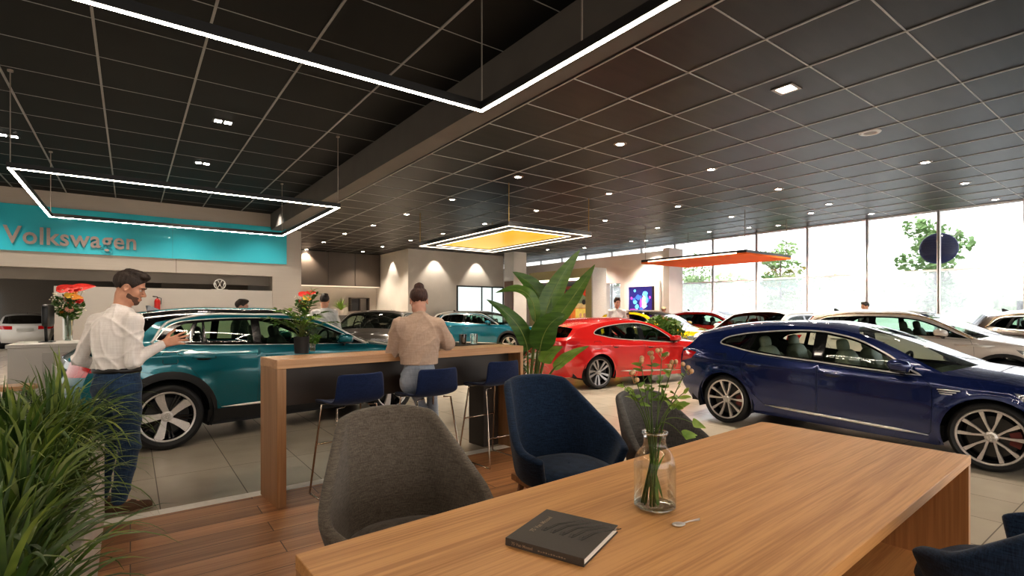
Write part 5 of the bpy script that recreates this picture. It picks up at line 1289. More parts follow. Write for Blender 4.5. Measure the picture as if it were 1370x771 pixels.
# ================================================================== people
V3 = lambda *a: np.array(a, float)
def Rz3(a): c, s = math.cos(a), math.sin(a); return np.array([[c, -s, 0], [s, c, 0], [0, 0, 1.]])
def Rx3(a): c, s = math.cos(a), math.sin(a); return np.array([[1, 0, 0], [0, c, -s], [0, s, c.real if hasattr(c, 'real') else c]])
def Ry3(a): c, s = math.cos(a), math.sin(a); return np.array([[c, 0, s], [0, 1, 0], [-s, 0, c]])
def MM(R): return Matrix(R.tolist())
class Fig:
    """a posed figure; joints in metres, x right, y ahead, z up"""
    def __init__(s, J, hs=1., fem=False): s.J = {k: V3(*v) if not np.isscalar(v) else v for k, v in J.items()}; s.hs = hs; s.fem = fem
    def HR(s): return Rz3(s.J['hyaw']) @ Rx3(-s.J['hpitch'])
    def head(s, D):
        J, h = s.J, s.hs; c = J['head']; R = s.HR(); P = lambda x, y, z: c+R @ (V3(x, y, z)*h); m = MM(R); e = lambda x, y, z, r, **k: D.ell(P(x, y, z), np.array(r)*h, M=m, **k)
        f = s.fem
        e(0, -.012, .035, (.075, .096, .088), k=.02); e(0, .028, -.045, (.055 if f else .060, .062, .070), k=.03)
        e(0, .062, -.094, (.020 if f else .027, .022, .018), k=.03)
        for q in (-1, 1):
            e(q*.040, .052, -.022, (.026, .026, .026), k=.02); e(q*.048, .01, -.075, (.016, .035, .022), k=.025)
        e(0, .074, .024, (.050, .020, .013), k=.015)
        for q in (-1, 1): e(q*.031, .094, .004, (.019, .014, .011), k=.010, sub=True)
        D.cap(P(0, .084, .010), P(0, .108, -.028), .0075*h, .011*h, k=.010)
        for q in (-1, 1): e(q*.011, .098, -.034, (.009, .011, .008), k=.006)
        e(0, .086, -.060, (.024, .013, .0062), k=.006); e(0, .084, -.073, (.021, .013, .007), k=.006); 
        for q in (-1, 1):
            D.ell(P(q*.077, -.008, -.004), np.array((.009, .021, .032))*h, M=MM(R @ Rz3(-q*.35)), k=.008); e(q*.083, -.003, -.002, (.006, .010, .016), k=.005, sub=True)
    def hand(s, D, w, d, th, pn, curl=(.25, .3, .35, .4), spread=.0, thumb=.8, sc=1.):
        d = d/np.linalg.norm(d); th = th-d*(th @ d); th /= np.linalg.norm(th); n = pn-d*(pn @ d)-th*(pn @ th); n /= np.linalg.norm(n)
        sc = sc*s.hs
        P = lambda a, b, c=0.: w+(d*a+th*b+n*c)*sc
        offs = (.030, .0095, -.011, -.030); Ls = (.072, .080, .074, .058); kn = (.092, .096, .092, .084)
        for o, k in zip(offs, kn): D.cap(P(-.01, o*.55), P(k, o), .0135*sc, .0105*sc, k=.012)
        for o, L, k, cu, i in zip(offs, Ls, kn, curl, range(4)):
            p = P(k, o); a = 0.; sp = spread*(1.5-i)*.12
            for j, (fr, r0, r1) in enumerate(((.45, .0098, .0090), (.31, .0090, .0082), (.24, .0082, .0066))):
                a += cu*(.8 if j == 0 else 1.1); v = (d*math.cos(a)+n*math.sin(a))*math.cos(sp)+th*math.sin(sp)
                q = p+v*L*fr*sc; D.cap(p, q, r0*sc, r1*sc, k=.004); p = q
        p = P(.022, .022); q = P(.052, .052+.01*thumb, .008); r = P(.080, .058+.022*thumb, .014); t = P(.100, .060+.028*thumb, .018)
        D.cap(p, q, .0145*sc, .0115*sc, k=.012); D.cap(q, r, .011*sc, .0098*sc, k=.005); D.cap(r, t, .0096*sc, .0078*sc, k=.004)
    def body(s, hands=None):
        J = s.J; D = SDF(.03); R = Rz3(J['yaw']); m = MM(R); f = s.fem
        w = .88 if f else 1.
        lean = J['chest']-J['pelvis']
        D.ell(J['pelvis'], (.150, .105, .12), M=m, k=.05); D.ell((J['pelvis']+J['chest'])/2, (.125*w, .092*w, .18), M=m, k=.06); D.ell(J['chest'], (.155*w, .105*w, .17), M=m, k=.06)
        for q in 'LR':
            D.cap(J['neck']-V3(0, 0, .045), J['sh'+q], .042*w, .054*w, k=.04)
            D.cap(J['sh'+q], J['el'+q], .052*w, .040*w, k=.03); D.cap(J['el'+q], J['wr'+q], .040*w, .027*w, k=.02)
            D.cap(J['hip'+q], J['kn'+q], .083*w+.004, .055*w, k=.04); D.cap(J['kn'+q], J['an'+q], .054*w, .036*w, k=.02)
            D.cap(J['an'+q], J['an'+q]+J['foot'+q]*.13-V3(0, 0, .035), .036, .028, k=.02)
        Rh = s.HR(); hb = J['head']+Rh @ V3(0, -.025, -.06)
        D.cap(J['neck']-V3(0, 0, .04), hb, .058*w, .052*w, k=.03)
        s.head(D)
        for q in 'LR':
            if hands and q in hands: s.hand(D, J['wr'+q], *hands[q][:3], **hands[q][3])
            else:
                d = J['wr'+q]-J['el'+q]; s.hand(D, J['wr'+q], d, R @ V3(0, 1, .0), R @ V3(1 if q == 'L' else -1, 0, 0), curl=(.35, .4, .45, .5))
        return D
def folds(amp, f1=38., f2=23., seed=0.):
    rg = lambda v, p: (1-np.abs(np.sin(v)))**p
    def fn(g, d):
        x, y, z = g[..., 0], g[..., 1], g[..., 2]
        a = rg(.33*f1*(x*.85+y*.3+z*.22)+1.6*np.sin(6.5*z+2*x+seed), 3)
        b = rg(.42*f2*(z-.55*x+.4*y)+1.8*np.sin(8*x+5*y+seed*2), 4)
        c = rg(.9*f2*(z*.8+.5*x)+2.5*np.sin(11*x-4*z+seed), 4)
        return d-amp*(a*.75+b*.7+c*.35-.42)
    return fn
def figure(F, name, loc, rz, label, res, skin, hairm, top, bottom, shoe, hands=None, hem=1.05, waist=1.06, sleeve=.93, style='shirt', hair='short', beard=None, belt=None, topless=False, skirt=False, eyes=True, seated=False, oversize=0., collar=True):
    t = thing(name, loc, label, 'person', rz); J = F.J; R = Rz3(J['yaw']); m = MM(R); f = F.fem; w = .88 if f else 1.
    body = sdf_obj(F.body(hands), res, 'body', skin, t, smooth_it=1)
    h = F.hs; Rh = F.HR(); c = J['head']; P = lambda x, y, z: c+Rh @ (V3(x, y, z)*h); hm = MM(Rh)
    # eyes
    if eyes:
        for q in (-1, 1):
            mb = MB(); mb.ell(P(q*.031, .0725, .004), (.0125*h,)*3, nu=12, nv=8); e = mb.build('eye', M['eye_white'], body, smooth=True)
            mb = MB(); mb.ell(P(q*.031, .0815, .003), (.0055*h, .0055*h, .0055*h), nu=10, nv=6); mb.build('iris', M['eye_dark'], body, smooth=True)
            mb = MB(); ctr = (q*.031, .0725, .004)
            for (e0, e1) in ((.12, 1.5), (-1.5, -.42)):
                mb.grid([[tuple(P(ctr[0]+.0142*math.cos(el)*math.sin(az), ctr[1]+.0142*math.cos(el)*math.cos(az), ctr[2]+.0142*math.sin(el))) for az in np.linspace(-1.5, 1.5, 11)] for el in np.linspace(e0, e1, 6)])
            mb.build('eyelid', skin, body, smooth=True, fix=False)
            mb = MB(); mb.tube([P(q*.012, .094, .021), P(q*.032, .0935, .026), P(q*.05, .078, .019)], [.0035*h, .0045*h, .002*h], 6); mb.build('eyebrow', hairm, body, smooth=True)
    mb = MB(); mb.tube([P(-.02, .0935, -.0665), P(0, .0995, -.066), P(.02, .0935, -.0665)], [.001, .003*h, .001], 6); mb.build('lips', M['lip'], body, smooth=True)
    # hair
    D = SDF(.02); e = lambda x, y, z, r, **k: D.ell(P(x, y, z), np.array(r)*h, M=hm, **k)
    e(0, -.018, .044, (.083, .104, .088))
    inv = Rh.T
    def hclip(g, d):
        q = ((g-c) @ inv.T)/h
        x, y, z = q[..., 0], q[..., 1], q[..., 2]
        cut = np.maximum(.80*y-.60*z-(.022 if hair == 'short' else .004), -z-(.062 if hair == 'short' else .055))
        cut = np.minimum(cut, np.maximum(y-.02, .9)) if False else cut
        ear = .030-np.sqrt(((y+.006)/1.)**2+((z+.012)/1.25)**2)
        cut = np.maximum(cut, np.where(np.abs(x) > .05, ear, -1))
        n = .0022*np.sin(x*170+y*60)*np.sin(y*120+z*50)
        return np.maximum(d+n*h, cut*h)
    if hair == 'short': e(0, .052, .108, (.058, .048, .030)); e(.0, .0, .125, (.06, .07, .02))
    if hair == 'bun': D.ell(P(0, -.068, .112), np.array((.046, .044, .044))*h, M=hm, k=.008); D.cap(P(0, -.06, .07), P(0, -.065, .1), .03*h, k=.01)
    if hair == 'hat': pass
    sdf_obj(D, max(res*.9, .004), 'hair', hairm, t, post=hclip if hair != 'hat' else hclip)
    if hair == 'hat':
        mb = MB(); prof = [(.135, .055), (.14, .06), (.095, .068), (.085, .12), (.06, .15), (0, .155)]
        mb.lathe([(r*h, z*h) for r, z in prof], 24, c=tuple(c)); mb.build('hat', M['straw'], t, smooth=True)
    if beard:
        D = SDF(.02); e2 = lambda x, y, z, r, **k: D.ell(P(x, y, z), np.array(r)*h, M=hm, **k)
        e2(0, .030, -.052, (.0625, .064, .068)); e2(0, .066, -.097, (.029, .024, .020), k=.02); e2(-.05, .008, -.07, (.018, .036, .03), k=.02); e2(.05, .008, -.07, (.018, .036, .03), k=.02)
        def bclip(g, d):
            q = ((g-c) @ inv.T)/h; x, y, z = q[..., 0], q[..., 1], q[..., 2]
            cut = np.maximum(z+.028+.33*np.clip(y, 0, 1)-.055*np.clip((.048-y)/.03, 0, 1), -(y-.012-.10*np.clip(-z-.03, 0, .2)*-1))
            mouth = .0-np.sqrt((x/.030)**2+((z+.066)/.013)**2)+1
            return np.maximum(d+.0008, np.maximum(cut, np.where(y > .06, mouth*.012, -1))*h)
        sdf_obj(D, .004, 'beard', beard, t, post=bclip)
    # top garment
    D = SDF(.03); o = oversize; a0, a1 = J['pelvis'], J['chest']
    D.ell(a1, (.178*w+o, .128*w+o*.8, .19), M=m, k=.06); D.ell((a0+a1)/2, (.160*w+o, .122*w+o*.9, .20), M=m, k=.08); D.ell(a0+V3(0, 0, .03), (.165*w+o*.8+.004, .130*w+o*.8, .15), M=m, k=.08)
    cuffs = []
    for q in 'LR':
        D.cap(J['neck']-V3(0, 0, .03), J['sh'+q], .062*w+o*.3, .060*w+o*.3, k=.06)
        D.cap(J['sh'+q], J['el'+q], .064*w+o*.6, .051*w+o*.9, k=.03)
        we = J['el'+q]+(J['wr'+q]-J['el'+q])*sleeve; D.cap(J['el'+q], we, .049*w+o*.9, .041*w+o*.25, k=.015); cuffs.append((q, we))
        if style == 'shirt': D.cap(we-(J['wr'+q]-J['el'+q])*.16, we, .041*w, .041*w, k=.006)
    if collar: D.cap(J['neck']-V3(0, 0, .03), J['neck']+V3(0, .0, .038), .070*w, .064*w, k=.01)
    fo = folds(.019 if style == 'shirt' else .014, seed=loc[0])
    def tclip(g, d):
        d = fo(g, d); d = np.maximum(d, hem-g[..., 2]+.012*np.sin(g[..., 0]*21+1)*(style != 'shirt'))
        # arms below the hem stay: only cut near the trunk
        return d
    def tpost(g, d):
        dd = fo(g, d); cut = hem-g[..., 2]
        tr = np.sqrt((((g-(a0+a1)/2) @ R)[..., 0]/(.24+o))**2+(((g-(a0+a1)/2) @ R)[..., 1]/(.20+o))**2) < 1
        dd = np.where(tr, np.maximum(dd, cut), dd)
        for q, we in cuffs:
            ax = J['wr'+q]-J['el'+q]; ax = ax/np.linalg.norm(ax); t_ = (g-we) @ ax; rr = np.sqrt(((g-we-t_[..., None]*ax)**2).sum(-1))
            dd = np.where((rr < .09) & (t_ > -.02), np.maximum(dd, t_), dd)
        if collar:
            nk = J['neck']+V3(0, 0, .030); t_ = g[..., 2]-nk[2]+.35*((g-nk) @ (R @ V3(0, 1, 0))); rr = np.sqrt(((g-nk)[..., :2]**2).sum(-1)); dd = np.where((rr < .11) & (g[..., 2] > nk[2]-.06), np.maximum(dd, t_), dd)
        return dd
    sdf_obj(D, max(res, .006), {'shirt': 'shirt', 'sweater': 'sweater'}.get(style, 'top'), top, t, post=tpost)
    # trousers
    D = SDF(.03); D.ell(J['pelvis'], (.166*w+.006, .128*w+.004, .13), M=m, k=.05); D.ell(J['pelvis']+V3(0, 0, .10), (.150*w+.006, .118*w+.004, .10), M=m, k=.05)
    for q in 'LR':
        D.cap(J['hip'+q], J['kn'+q], .098*w+.003, .071*w, k=.045); D.cap(J['kn'+q], J['an'+q]+V3(0, 0, .01), .069*w, .053*w, k=.025)
    ft = folds(.012, 30, 26, seed=2+loc[0])
    def ppost(g, d):
        d = ft(g, d); d = np.maximum(d, g[..., 2]-waist)
        for q in 'LR':
            ax = J['an'+q]-J['kn'+q]; L = np.linalg.norm(ax); ax = ax/L; t_ = (g-J['kn'+q]) @ ax-L-.005; rr = np.sqrt((((g-J['an'+q])-((g-J['an'+q]) @ ax)[..., None]*ax)**2).sum(-1)); d = np.where((rr < .1) & (t_ > -.06), np.maximum(d, t_), d)
        return d
    sdf_obj(D, max(res, .006), 'trousers', bottom, t, post=ppost)
    if belt:
        mb = MB(); ring = []
        for q in np.linspace(0, 2*PI, 40, endpoint=False):
            v = R @ V3((.169*w)*math.cos(q), (.1305*w)*math.sin(q), 0); ring.append(tuple(V3(J['pelvis'][0], J['pelvis'][1], waist-.005)+v))
        mb.tube(ring, [(.018, .005)]*40, 8, closed=True); mb.build('belt', belt, t, smooth=True)
    # shoes
    for q in 'LR':
        D = SDF(.02); a = J['an'+q]; fd = J['foot'+q]/np.linalg.norm(J['foot'+q]); up = V3(0, 0, 1); L = .245*(.93 if f else 1.05)
        z = a[2]-.075
        hl = V3(a[0], a[1], z+.04)-fd*.045; toe = V3(a[0], a[1], z+.030)+fd*(L-.085)+V3(0, 0, fd[2]*0)
        if abs(fd[2]) > .05: toe = hl+fd*(L-.04)
        D.cap(hl, (hl+toe)/2+V3(0, 0, .008), .040, .042, k=.02); D.cap((hl+toe)/2, toe, .044, .034, k=.03); D.cap(a+V3(0, 0, -.005), hl+fd*.02+V3(0, 0, .02), .042, .040, k=.03)
        def sp(g, d): return np.maximum(np.maximum(d, z-g[..., 2]) if abs(fd[2]) < .05 else d, g[..., 2]-a[2]-.02)
        sh = sdf_obj(D, max(res, .006), 'shoe', shoe, t, post=sp)
        if abs(fd[2]) < .05:
            mb = MB(); side = np.cross(fd, up); pts = []
            for u in np.linspace(0, 2*PI, 24, endpoint=False):
                k = (1+math.cos(u))/2; wd = .044-.008*k; ct = hl+(toe-hl)*k; pts.append((ct[0]+side[0]*wd*math.sin(u)*1.02+fd[0]*.036*math.cos(u), ct[1]+side[1]*wd*math.sin(u)*1.02+fd[1]*.036*math.cos(u)))
            n = len(pts); mb.add([(p[0], p[1], z) for p in pts]+[(p[0], p[1], z+.018) for p in pts], [tuple(range(n))[::-1], tuple(range(n, 2*n))]+[(i, (i+1) % n, n+(i+1) % n, n+i) for i in range(n)])
            mb.build('sole', M['sole'], sh)
            mb = MB()
            for k in range(3): 
                cc = hl+(toe-hl)*(.42+.13*k)+V3(0, 0, .048-.006*k); mb.tube([cc-side*.022, cc+V3(0, 0, .004), cc+side*.022], .0035, 5)
            mb.build('laces', M['sole'], sh)
    return t
def people():
    skin = pm('light skin', (.56, .30, .20), .5, c2=(.50, .25, .165), scale=30, spec=.35); skin2 = pm('fair skin', (.60, .34, .25), .5, c2=(.54, .28, .20), scale=30)
    M['eye_white'] = pm('eye white', (.7, .68, .65), .2); M['eye_dark'] = pm('dark iris', (.03, .018, .012), .1); M['lip'] = pm('lips', (.36, .14, .11), .45); M['sole'] = pm('shoe sole', (.20, .13, .085), .7); M['straw'] = pm('straw hat', (.5, .38, .22), .8, scale=60)
    hair_b = pm('dark brown hair', (.040, .022, .014), .55, c2=(.016, .009, .006), scale=70, stretch=(4, 1, 1), bump=.5); hair_r = pm('auburn brown hair', (.075, .030, .020), .5, c2=(.030, .012, .009), scale=70, stretch=(3, 1, .6), bump=.5); hair_d = pm('near black hair', (.018, .012, .010), .55, scale=50)
    stub = pm('short dark beard', (.16, .088, .062), .8, c2=(.075, .04, .028), scale=260)
    shirt = fabric('off-white cotton shirt', (.77, .715, .685), (.67, .61, .575), 90, bump=.12); sweater = fabric('beige pink sweater', (.50, .37, .29), (.40, .285, .22), 160, bump=.3)
    denim = fabric('blue denim', (.045, .085, .15), (.018, .035, .075), 150, bump=.25); grey_t = fabric('pale blue grey trousers', (.36, .39, .45), (.28, .31, .36), 120); shoe_b = pm('brown suede shoe', (.105, .055, .030), .8, scale=60, bump=.15); white_s = pm('white trainers', (.66, .64, .66), .6)
    whiteT = fabric('white cloth', (.68, .67, .66), (.56, .55, .54), 90); pinkT = fabric('salmon pink cloth', (.60, .27, .20), (.50, .2, .15), 90); dkT = fabric('charcoal cloth', (.05, .05, .055), (.025, .025, .03), 90); blackb = pm('black belt leather', (.015, .012, .011), .4)
    # --- standing man
    psi = -.26
    r = Rz3(psi)
    ch = V3(-.045, 0, 1.31); S = lambda v: tuple(v)
    J = dict(pelvis=(-.035, 0, .98), chest=S(ch), neck=(-.03, .035, 1.515), head=(.0, .085, 1.685), hyaw=-1.15, hpitch=.32, yaw=psi,
             shR=S(ch+r @ V3(.180, 0, .122)), shL=S(ch+r @ V3(-.180, 0, .122)), elR=(.145, -.10, 1.135), elL=(-.335, .03, 1.15), wrR=(.245, .10, 1.26), wrL=(-.25, .24, 1.055),
             hipR=S(V3(-.035, 0, .92)+r @ V3(.088, 0, 0)), hipL=S(V3(-.035, 0, .92)+r @ V3(-.088, 0, 0)), knR=(.035, .03, .50), knL=(-.14, .05, .50), anR=(-.005, -.02, .085), anL=(-.19, .02, .085), footR=(.80, .60, 0), footL=(.35, .93, 0))
    F = Fig(J)
    hd = dict(R=(V3(.80, .35, .28), V3(-.35, .1, .9), V3(-.25, .95, .1), dict(curl=(.10, .22, .30, .38), spread=1.2, thumb=.9)))
    a = -.757; d = 3.84; s = a*d; cf, sf = .5949, .8038
    figure(F, 'standing_man', (cf*d+sf*s, sf*d-cf*s, 0), math.atan2(.804, .595)-PI/2, 'bearded man in a white shirt and jeans holding out his right hand', .0048, skin, hair_b, shirt, denim, shoe_b, hands=hd, hem=1.083, waist=1.078, sleeve=.97, beard=stub, belt=blackb)
    # --- woman on the bar stool
    ch = V3(0, .02, 1.27)
    J = dict(pelvis=(0, .0, .905), chest=S(ch), neck=(0, .02, 1.465), head=(0, .055, 1.60), hyaw=0., hpitch=.30, yaw=0.,
             shR=(.162, .01, 1.385), shL=(-.162, .01, 1.385), elR=(.265, .10, 1.215), elL=(-.225, .12, 1.145), wrR=(.13, .33, 1.205), wrL=(-.08, .35, 1.20),
             hipR=(.085, .0, .865), hipL=(-.085, .0, .865), knR=(.13, .36, .855), knL=(-.03, .37, .85), anR=(.155, .20, .50), anL=(.065, .23, .51), footR=(.10, .93, -.30), footL=(.05, .95, -.30))
    F = Fig(J, fem=True, hs=.97)
    hd = dict(R=(V3(-.8, .55, -.1), V3(.3, .6, .5), V3(0, 0, -1), dict(curl=(.3, .35, .4, .45))), L=(V3(.8, .55, -.1), V3(-.3, .6, .5), V3(0, 0, -1), dict(curl=(.3, .35, .4, .45))))
    figure(F, 'seated_woman', (2.06, 4.165, 0), deg(-22), 'woman with a hair bun in a beige sweater seated at the bar counter', .0055, skin2, hair_r, sweater, grey_t, white_s, hands=hd, hem=1.04, waist=1.055, sleeve=.95, style='sweater', hair='bun', oversize=.028, seated=True, collar=True)
    # --- background figures
    def stand(pos, face, hgt, label, skin, hairm, top, bottom, hair='short', fem=False, arms='down', res=.012, name='standing_person'):
        k = hgt/1.8; q = lambda *v: tuple(np.array(v)*k)
        J = dict(pelvis=q(0, 0, .97), chest=q(0, 0, 1.30), neck=q(0, .01, 1.50), head=q(0, .035, 1.655), hyaw=0., hpitch=.1, yaw=0., shR=q(.18, 0, 1.44), shL=q(-.18, 0, 1.44), hipR=q(.088, 0, .92), hipL=q(-.088, 0, .92),
                 knR=q(.10, .02, .50), knL=q(-.10, .02, .50), anR=q(.10, -.01, .085), anL=q(-.11, .0, .085), footR=(.1, 1, 0), footL=(-.1, 1, 0),
                 elR=q(.26, -.03, 1.15), elL=q(-.26, -.03, 1.15), wrR=q(.25, .08, .92), wrL=q(-.25, .08, .92))
        if arms == 'bent': J.update(wrR=q(.12, .25, 1.18), wrL=q(-.10, .26, 1.15))
        if arms == 'raise': J.update(elR=q(.25, .13, 1.22), wrR=q(.10, .30, 1.42))
        F = Fig(J, hs=k*(1. if hgt > 1.5 else 1.12), fem=fem)
        return figure(F, name, (pos[0], pos[1], 0), face, label, res, skin, hairm, top, bottom, M['gloss_black'], hem=.98*k, waist=1.03*k, sleeve=.95, hair=hair, style='shirt' if not fem else 'sweater', eyes=True)
    stand((2.92, 9.85), deg(-25), 1.86, 'man in a white jacket seen from behind, beyond the turquoise bonnet', skin, hair_d, whiteT, dkT, arms='bent', name='standing_man')
    stand((1.49, 9.75), deg(-110), 1.73, 'person whose head shows above the turquoise roof', skin2, hair_b, dkT, denim, name='standing_person')
    stand((16.3, 5.62), deg(60), 1.80, 'person whose head shows above the silver roof by the windows', skin, hair_d, dkT, dkT, name='standing_person')
    stand((10.35, 9.32), deg(150), 1.90, 'woman in a pink and white top standing behind the red estate', skin2, hair_b, whiteT, pinkT, fem=True, arms='bent', name='standing_woman')
    stand((9.45, 9.35), deg(-60), 1.30, 'child in a grey top standing behind the red estate', skin2, hair_d, dkT, denim, name='standing_child')
    stand((11.2, 9.75), deg(160), 1.50, 'girl in a white top beside the planter box and the yellow car', skin2, hair_r, whiteT, whiteT, fem=True, name='standing_girl')
    stand((17.2, 13.0), deg(120), 1.72, 'person in a straw hat between the yellow and the far red car', skin, hair_b, pinkT, denim, hair='hat', name='standing_person')
# ================================================================== plants and flowers
def atd(px, py, d):
    cf, sf = .595, .804; n = math.hypot(cf, sf); cf /= n; sf /= n
    s = (px-685)/690*d; return Vector((cf*d+sf*s, sf*d-cf*s, EYE-(py-418)*d/690))
def blade(mb, p, az, el, L, w, droop, R, seg=8, fold=.25, twist=0.):
    p = Vector(p); d = Vector((math.cos(az)*math.cos(el), math.sin(az)*math.cos(el), math.sin(el))); side = Vector((-math.sin(az), math.cos(az), 0)); side.rotate(Matrix.Rotation(twist, 3, d))
    k = len(mb.v); st = L/seg
    for i in range(seg+1):
        t = i/seg; ww = w*(min(1, .45+t*2.2) if t < .3 else (1-((t-.3)/.7)**1.8))*.5+.0006
        n = side.cross(d); 
        mb.v += [tuple(p-side*ww+n*ww*fold), tuple(p), tuple(p+side*ww+n*ww*fold)]
        d = (d+Vector((0, 0, -droop*st*(.35+1.5*t)))).normalized(); p = p+d*st
    for i in range(seg):
        a = k+3*i; mb.f += [(a, a+1, a+4, a+3), (a+1, a+2, a+5, a+4)]; mb.mi += [0, 0]
def leafmesh(mb, pts, w, nrm, fold=.2, seg=10, shape=.45, wave=0., mi=0):
    """paddle leaf along a curve (list of Vectors, quadratic) with normal nrm"""
    a, b, c = [Vector(p) for p in pts]; k = len(mb.v); prev = None
    for i in range(seg+1):
        t = i/seg; p = a*(1-t)**2+b*2*t*(1-t)+c*t*t; d = ((b-a)*(1-t)+(c-b)*t).normalized(); sd = d.cross(Vector(nrm)).normalized(); n = sd.cross(d)
        ww = w*(math.sin(PI*min(1, t**shape*1.0))**.75 if 0 < t < 1 else .02)*.5
        q = wave*math.sin(t*19)
        for u in (-1, -.5, 0, .5, 1): mb.v.append(tuple(p+sd*ww*u+n*(ww*fold*abs(u)+q*abs(u))))
    for i in range(seg):
        for j in range(4): x = k+5*i+j; mb.f.append((x, x+1, x+6, x+5)); mb.mi.append(mi)
def plantmat(name, c, c2, rough=.42, scale=14., tr=.25, stretch=(1, 1, 1)):
    m = pm(name, c, rough, c2=c2, scale=scale, stretch=stretch, spec=.45); nt = m.node_tree
    b = [n for n in nt.nodes if n.type == 'BSDF_PRINCIPLED'][0]; out = [n for n in nt.nodes if n.type == 'OUTPUT_MATERIAL'][0]
    tl = nt.nodes.new('ShaderNodeBsdfTranslucent'); mx = nt.nodes.new('ShaderNodeMixShader'); mx.inputs[0].default_value = tr
    src = b.inputs['Base Color'].links[0].from_socket; nt.links.new(src, tl.inputs['Color'])
    nt.links.new(b.outputs[0], mx.inputs[1]); nt.links.new(tl.outputs[0], mx.inputs[2]); nt.links.new(mx.outputs[0], out.inputs['Surface']); return m
def plants():
    R = random.Random(21)
    stone = pm('pale stone planter', (.55, .50, .45), .6, scale=3, c2=(.48, .43, .385)); soil = pm('pebbles and soil', (.22, .15, .11), .9, c2=(.06, .045, .035), scale=35, bump=.6)
    m = MB(); PH = .60
    for a in ((-1.7, -.15, 4.66, 4.76), (-.23, -.15, .6, 4.66), (-1.7, -.23, .6, .7), (-1.7, -1.6, .7, 4.66)): m.bx(a[0], a[1], a[2], a[3], 0, PH)
    t = thing('planter_box', (0, 0, 0), 'long pale stone planter full of grassy plants at the left edge', 'planter'); m.build('planter_wall', stone, t, bevel=.006)
    m = MB(); m.bx(-1.6, -.23, .7, 4.66, .02, PH-.07); m.build('soil', soil, t)
    greens = [plantmat('grassy leaf %d' % k, c, c2, scale=6) for k, (c, c2) in enumerate((((.17, .235, .045), (.03, .065, .012)), ((.28, .33, .075), (.05, .10, .018)), ((.09, .155, .035), (.02, .05, .010))))]
    spots = [(-.30, 1.85), (-.36, 2.25), (-.33, 2.65), (-.44, 2.95), (-.34, 3.25), (-.46, 3.55), (-.35, 3.85), (-.55, 4.1), (-.36, 4.38), (-.66, 4.45), (-.80, 3.75), (-.95, 4.5)]
    words = ('nearest the camera', 'second from the camera', 'third from the camera', 'fourth from the camera', 'fifth from the camera', 'sixth from the camera', 'seventh from the camera', 'by the walking side, behind the man', 'at the far front corner by the man', 'at the far end, away from the floorboards', 'on the outer side toward the left edge', 'at the far outer corner')
    for i, (x, y) in enumerate(spots):
        t = thing('grassy_plant', (x, y, PH-.07), 'arching grassy plant in the stone planter, %s' % words[i], 'plant', group='grassy plants in the stone planter')
        for h in range(3):
            m = MB()
            for k in range(44):
                a = R.uniform(0, 2*PI); el = math.radians(R.gauss(66, 13)); r = R.uniform(0, .09)
                L = R.uniform(.34, .66)*(.78 if x < -.6 else 1.03 if y > 3.4 else .78); z0 = R.uniform(0, .16)
                blade(m, (r*math.cos(a), r*math.sin(a), z0), a+R.gauss(0, .3), el, L, R.uniform(.016, .030), R.uniform(2.2, 5.2), R, seg=9, twist=R.gauss(0, .25))
            m.build('leaf_tuft', greens[(i+h) % 3], t, smooth=True, fix=False, weld=False)
        m = MB()
        for k in range(5): a = R.uniform(0, 6.28); m.tube([(.03*math.cos(a), .03*math.sin(a), -.02), (.05*math.cos(a), .05*math.sin(a), .2)], .008, 5)
        m.build('stem', pm('brown stem', (.16, .10, .05), .8, scale=20) if i == 0 else bpy.data.materials['brown stem'], t, smooth=True)
    # --- large banana-leaf plant in the middle
    d0 = 6.6; base = atd(714, 545, d0); base.z = 0
    t = thing('banana_plant', tuple(base), 'tall potted plant with big paddle leaves in front of the red estate', 'plant')
    m = MB(); m.lathe([(0, 0), (.19, 0), (.24, .42), (.25, .44), (.22, .44), (.21, .40), (0, .40)], 28); m.build('pot', pm('dark grey pot', (.06, .058, .055), .6, scale=30), t, smooth=True, sharp=.7)
    lg = [plantmat('paddle leaf %d' % k, c, c2, rough=.33, scale=3., stretch=(1, 1, 8)) for k, (c, c2) in enumerate((((.085, .17, .035), (.035, .085, .016)), ((.13, .22, .042), (.06, .125, .022)), ((.21, .32, .06), (.11, .21, .035))))]
    rib = plantmat('pale midrib', (.28, .33, .10), (.2, .26, .07)); stem = plantmat('leaf stalk', (.17, .21, .055), (.10, .13, .03), scale=8)
    view = Vector((-.595, -.804, .0))
    LV = [  # stalk start px, blade start, mid, tip, width(m), depth offsets, material, tilt
        ((716, 520), (731, 436), (738, 395), (776, 334), .34, (.1, .2, .3), 1, (.5, .2)),
        ((720, 520), (738, 436), (765, 400), (796, 354), .24, (-.1, -.2, -.3), 1, (-.45, .2)),
        ((712, 520), (724, 432), (718, 392), (686, 364), .30, (.1, .2, .2), 0, (.3, .1)),
        ((708, 520), (716, 432), (704, 392), (663, 392), .17, (-.1, -.2, -.35), 1, (.2, .6)),
        ((706, 522), (706, 470), (690, 432), (651, 401), .21, (-.2, -.35, -.5), 0, (.2, .3)),
        ((714, 520), (722, 470), (733, 438), (756, 421), .33, (-.3, -.4, -.5), 0, (-.1, .35)),
        ((720, 525), (741, 494), (760, 478), (788, 463), .15, (-.3, -.4, -.5), 2, (-.2, .7)),
        ((717, 525), (727, 486), (735, 474), (753, 464), .19, (-.25, -.3, -.35), 2, (.1, .5)),
        ((710, 520), (718, 440), (726, 412), (722, 384), .20, (.3, .4, .45), 0, (.6, .1)),
    ]
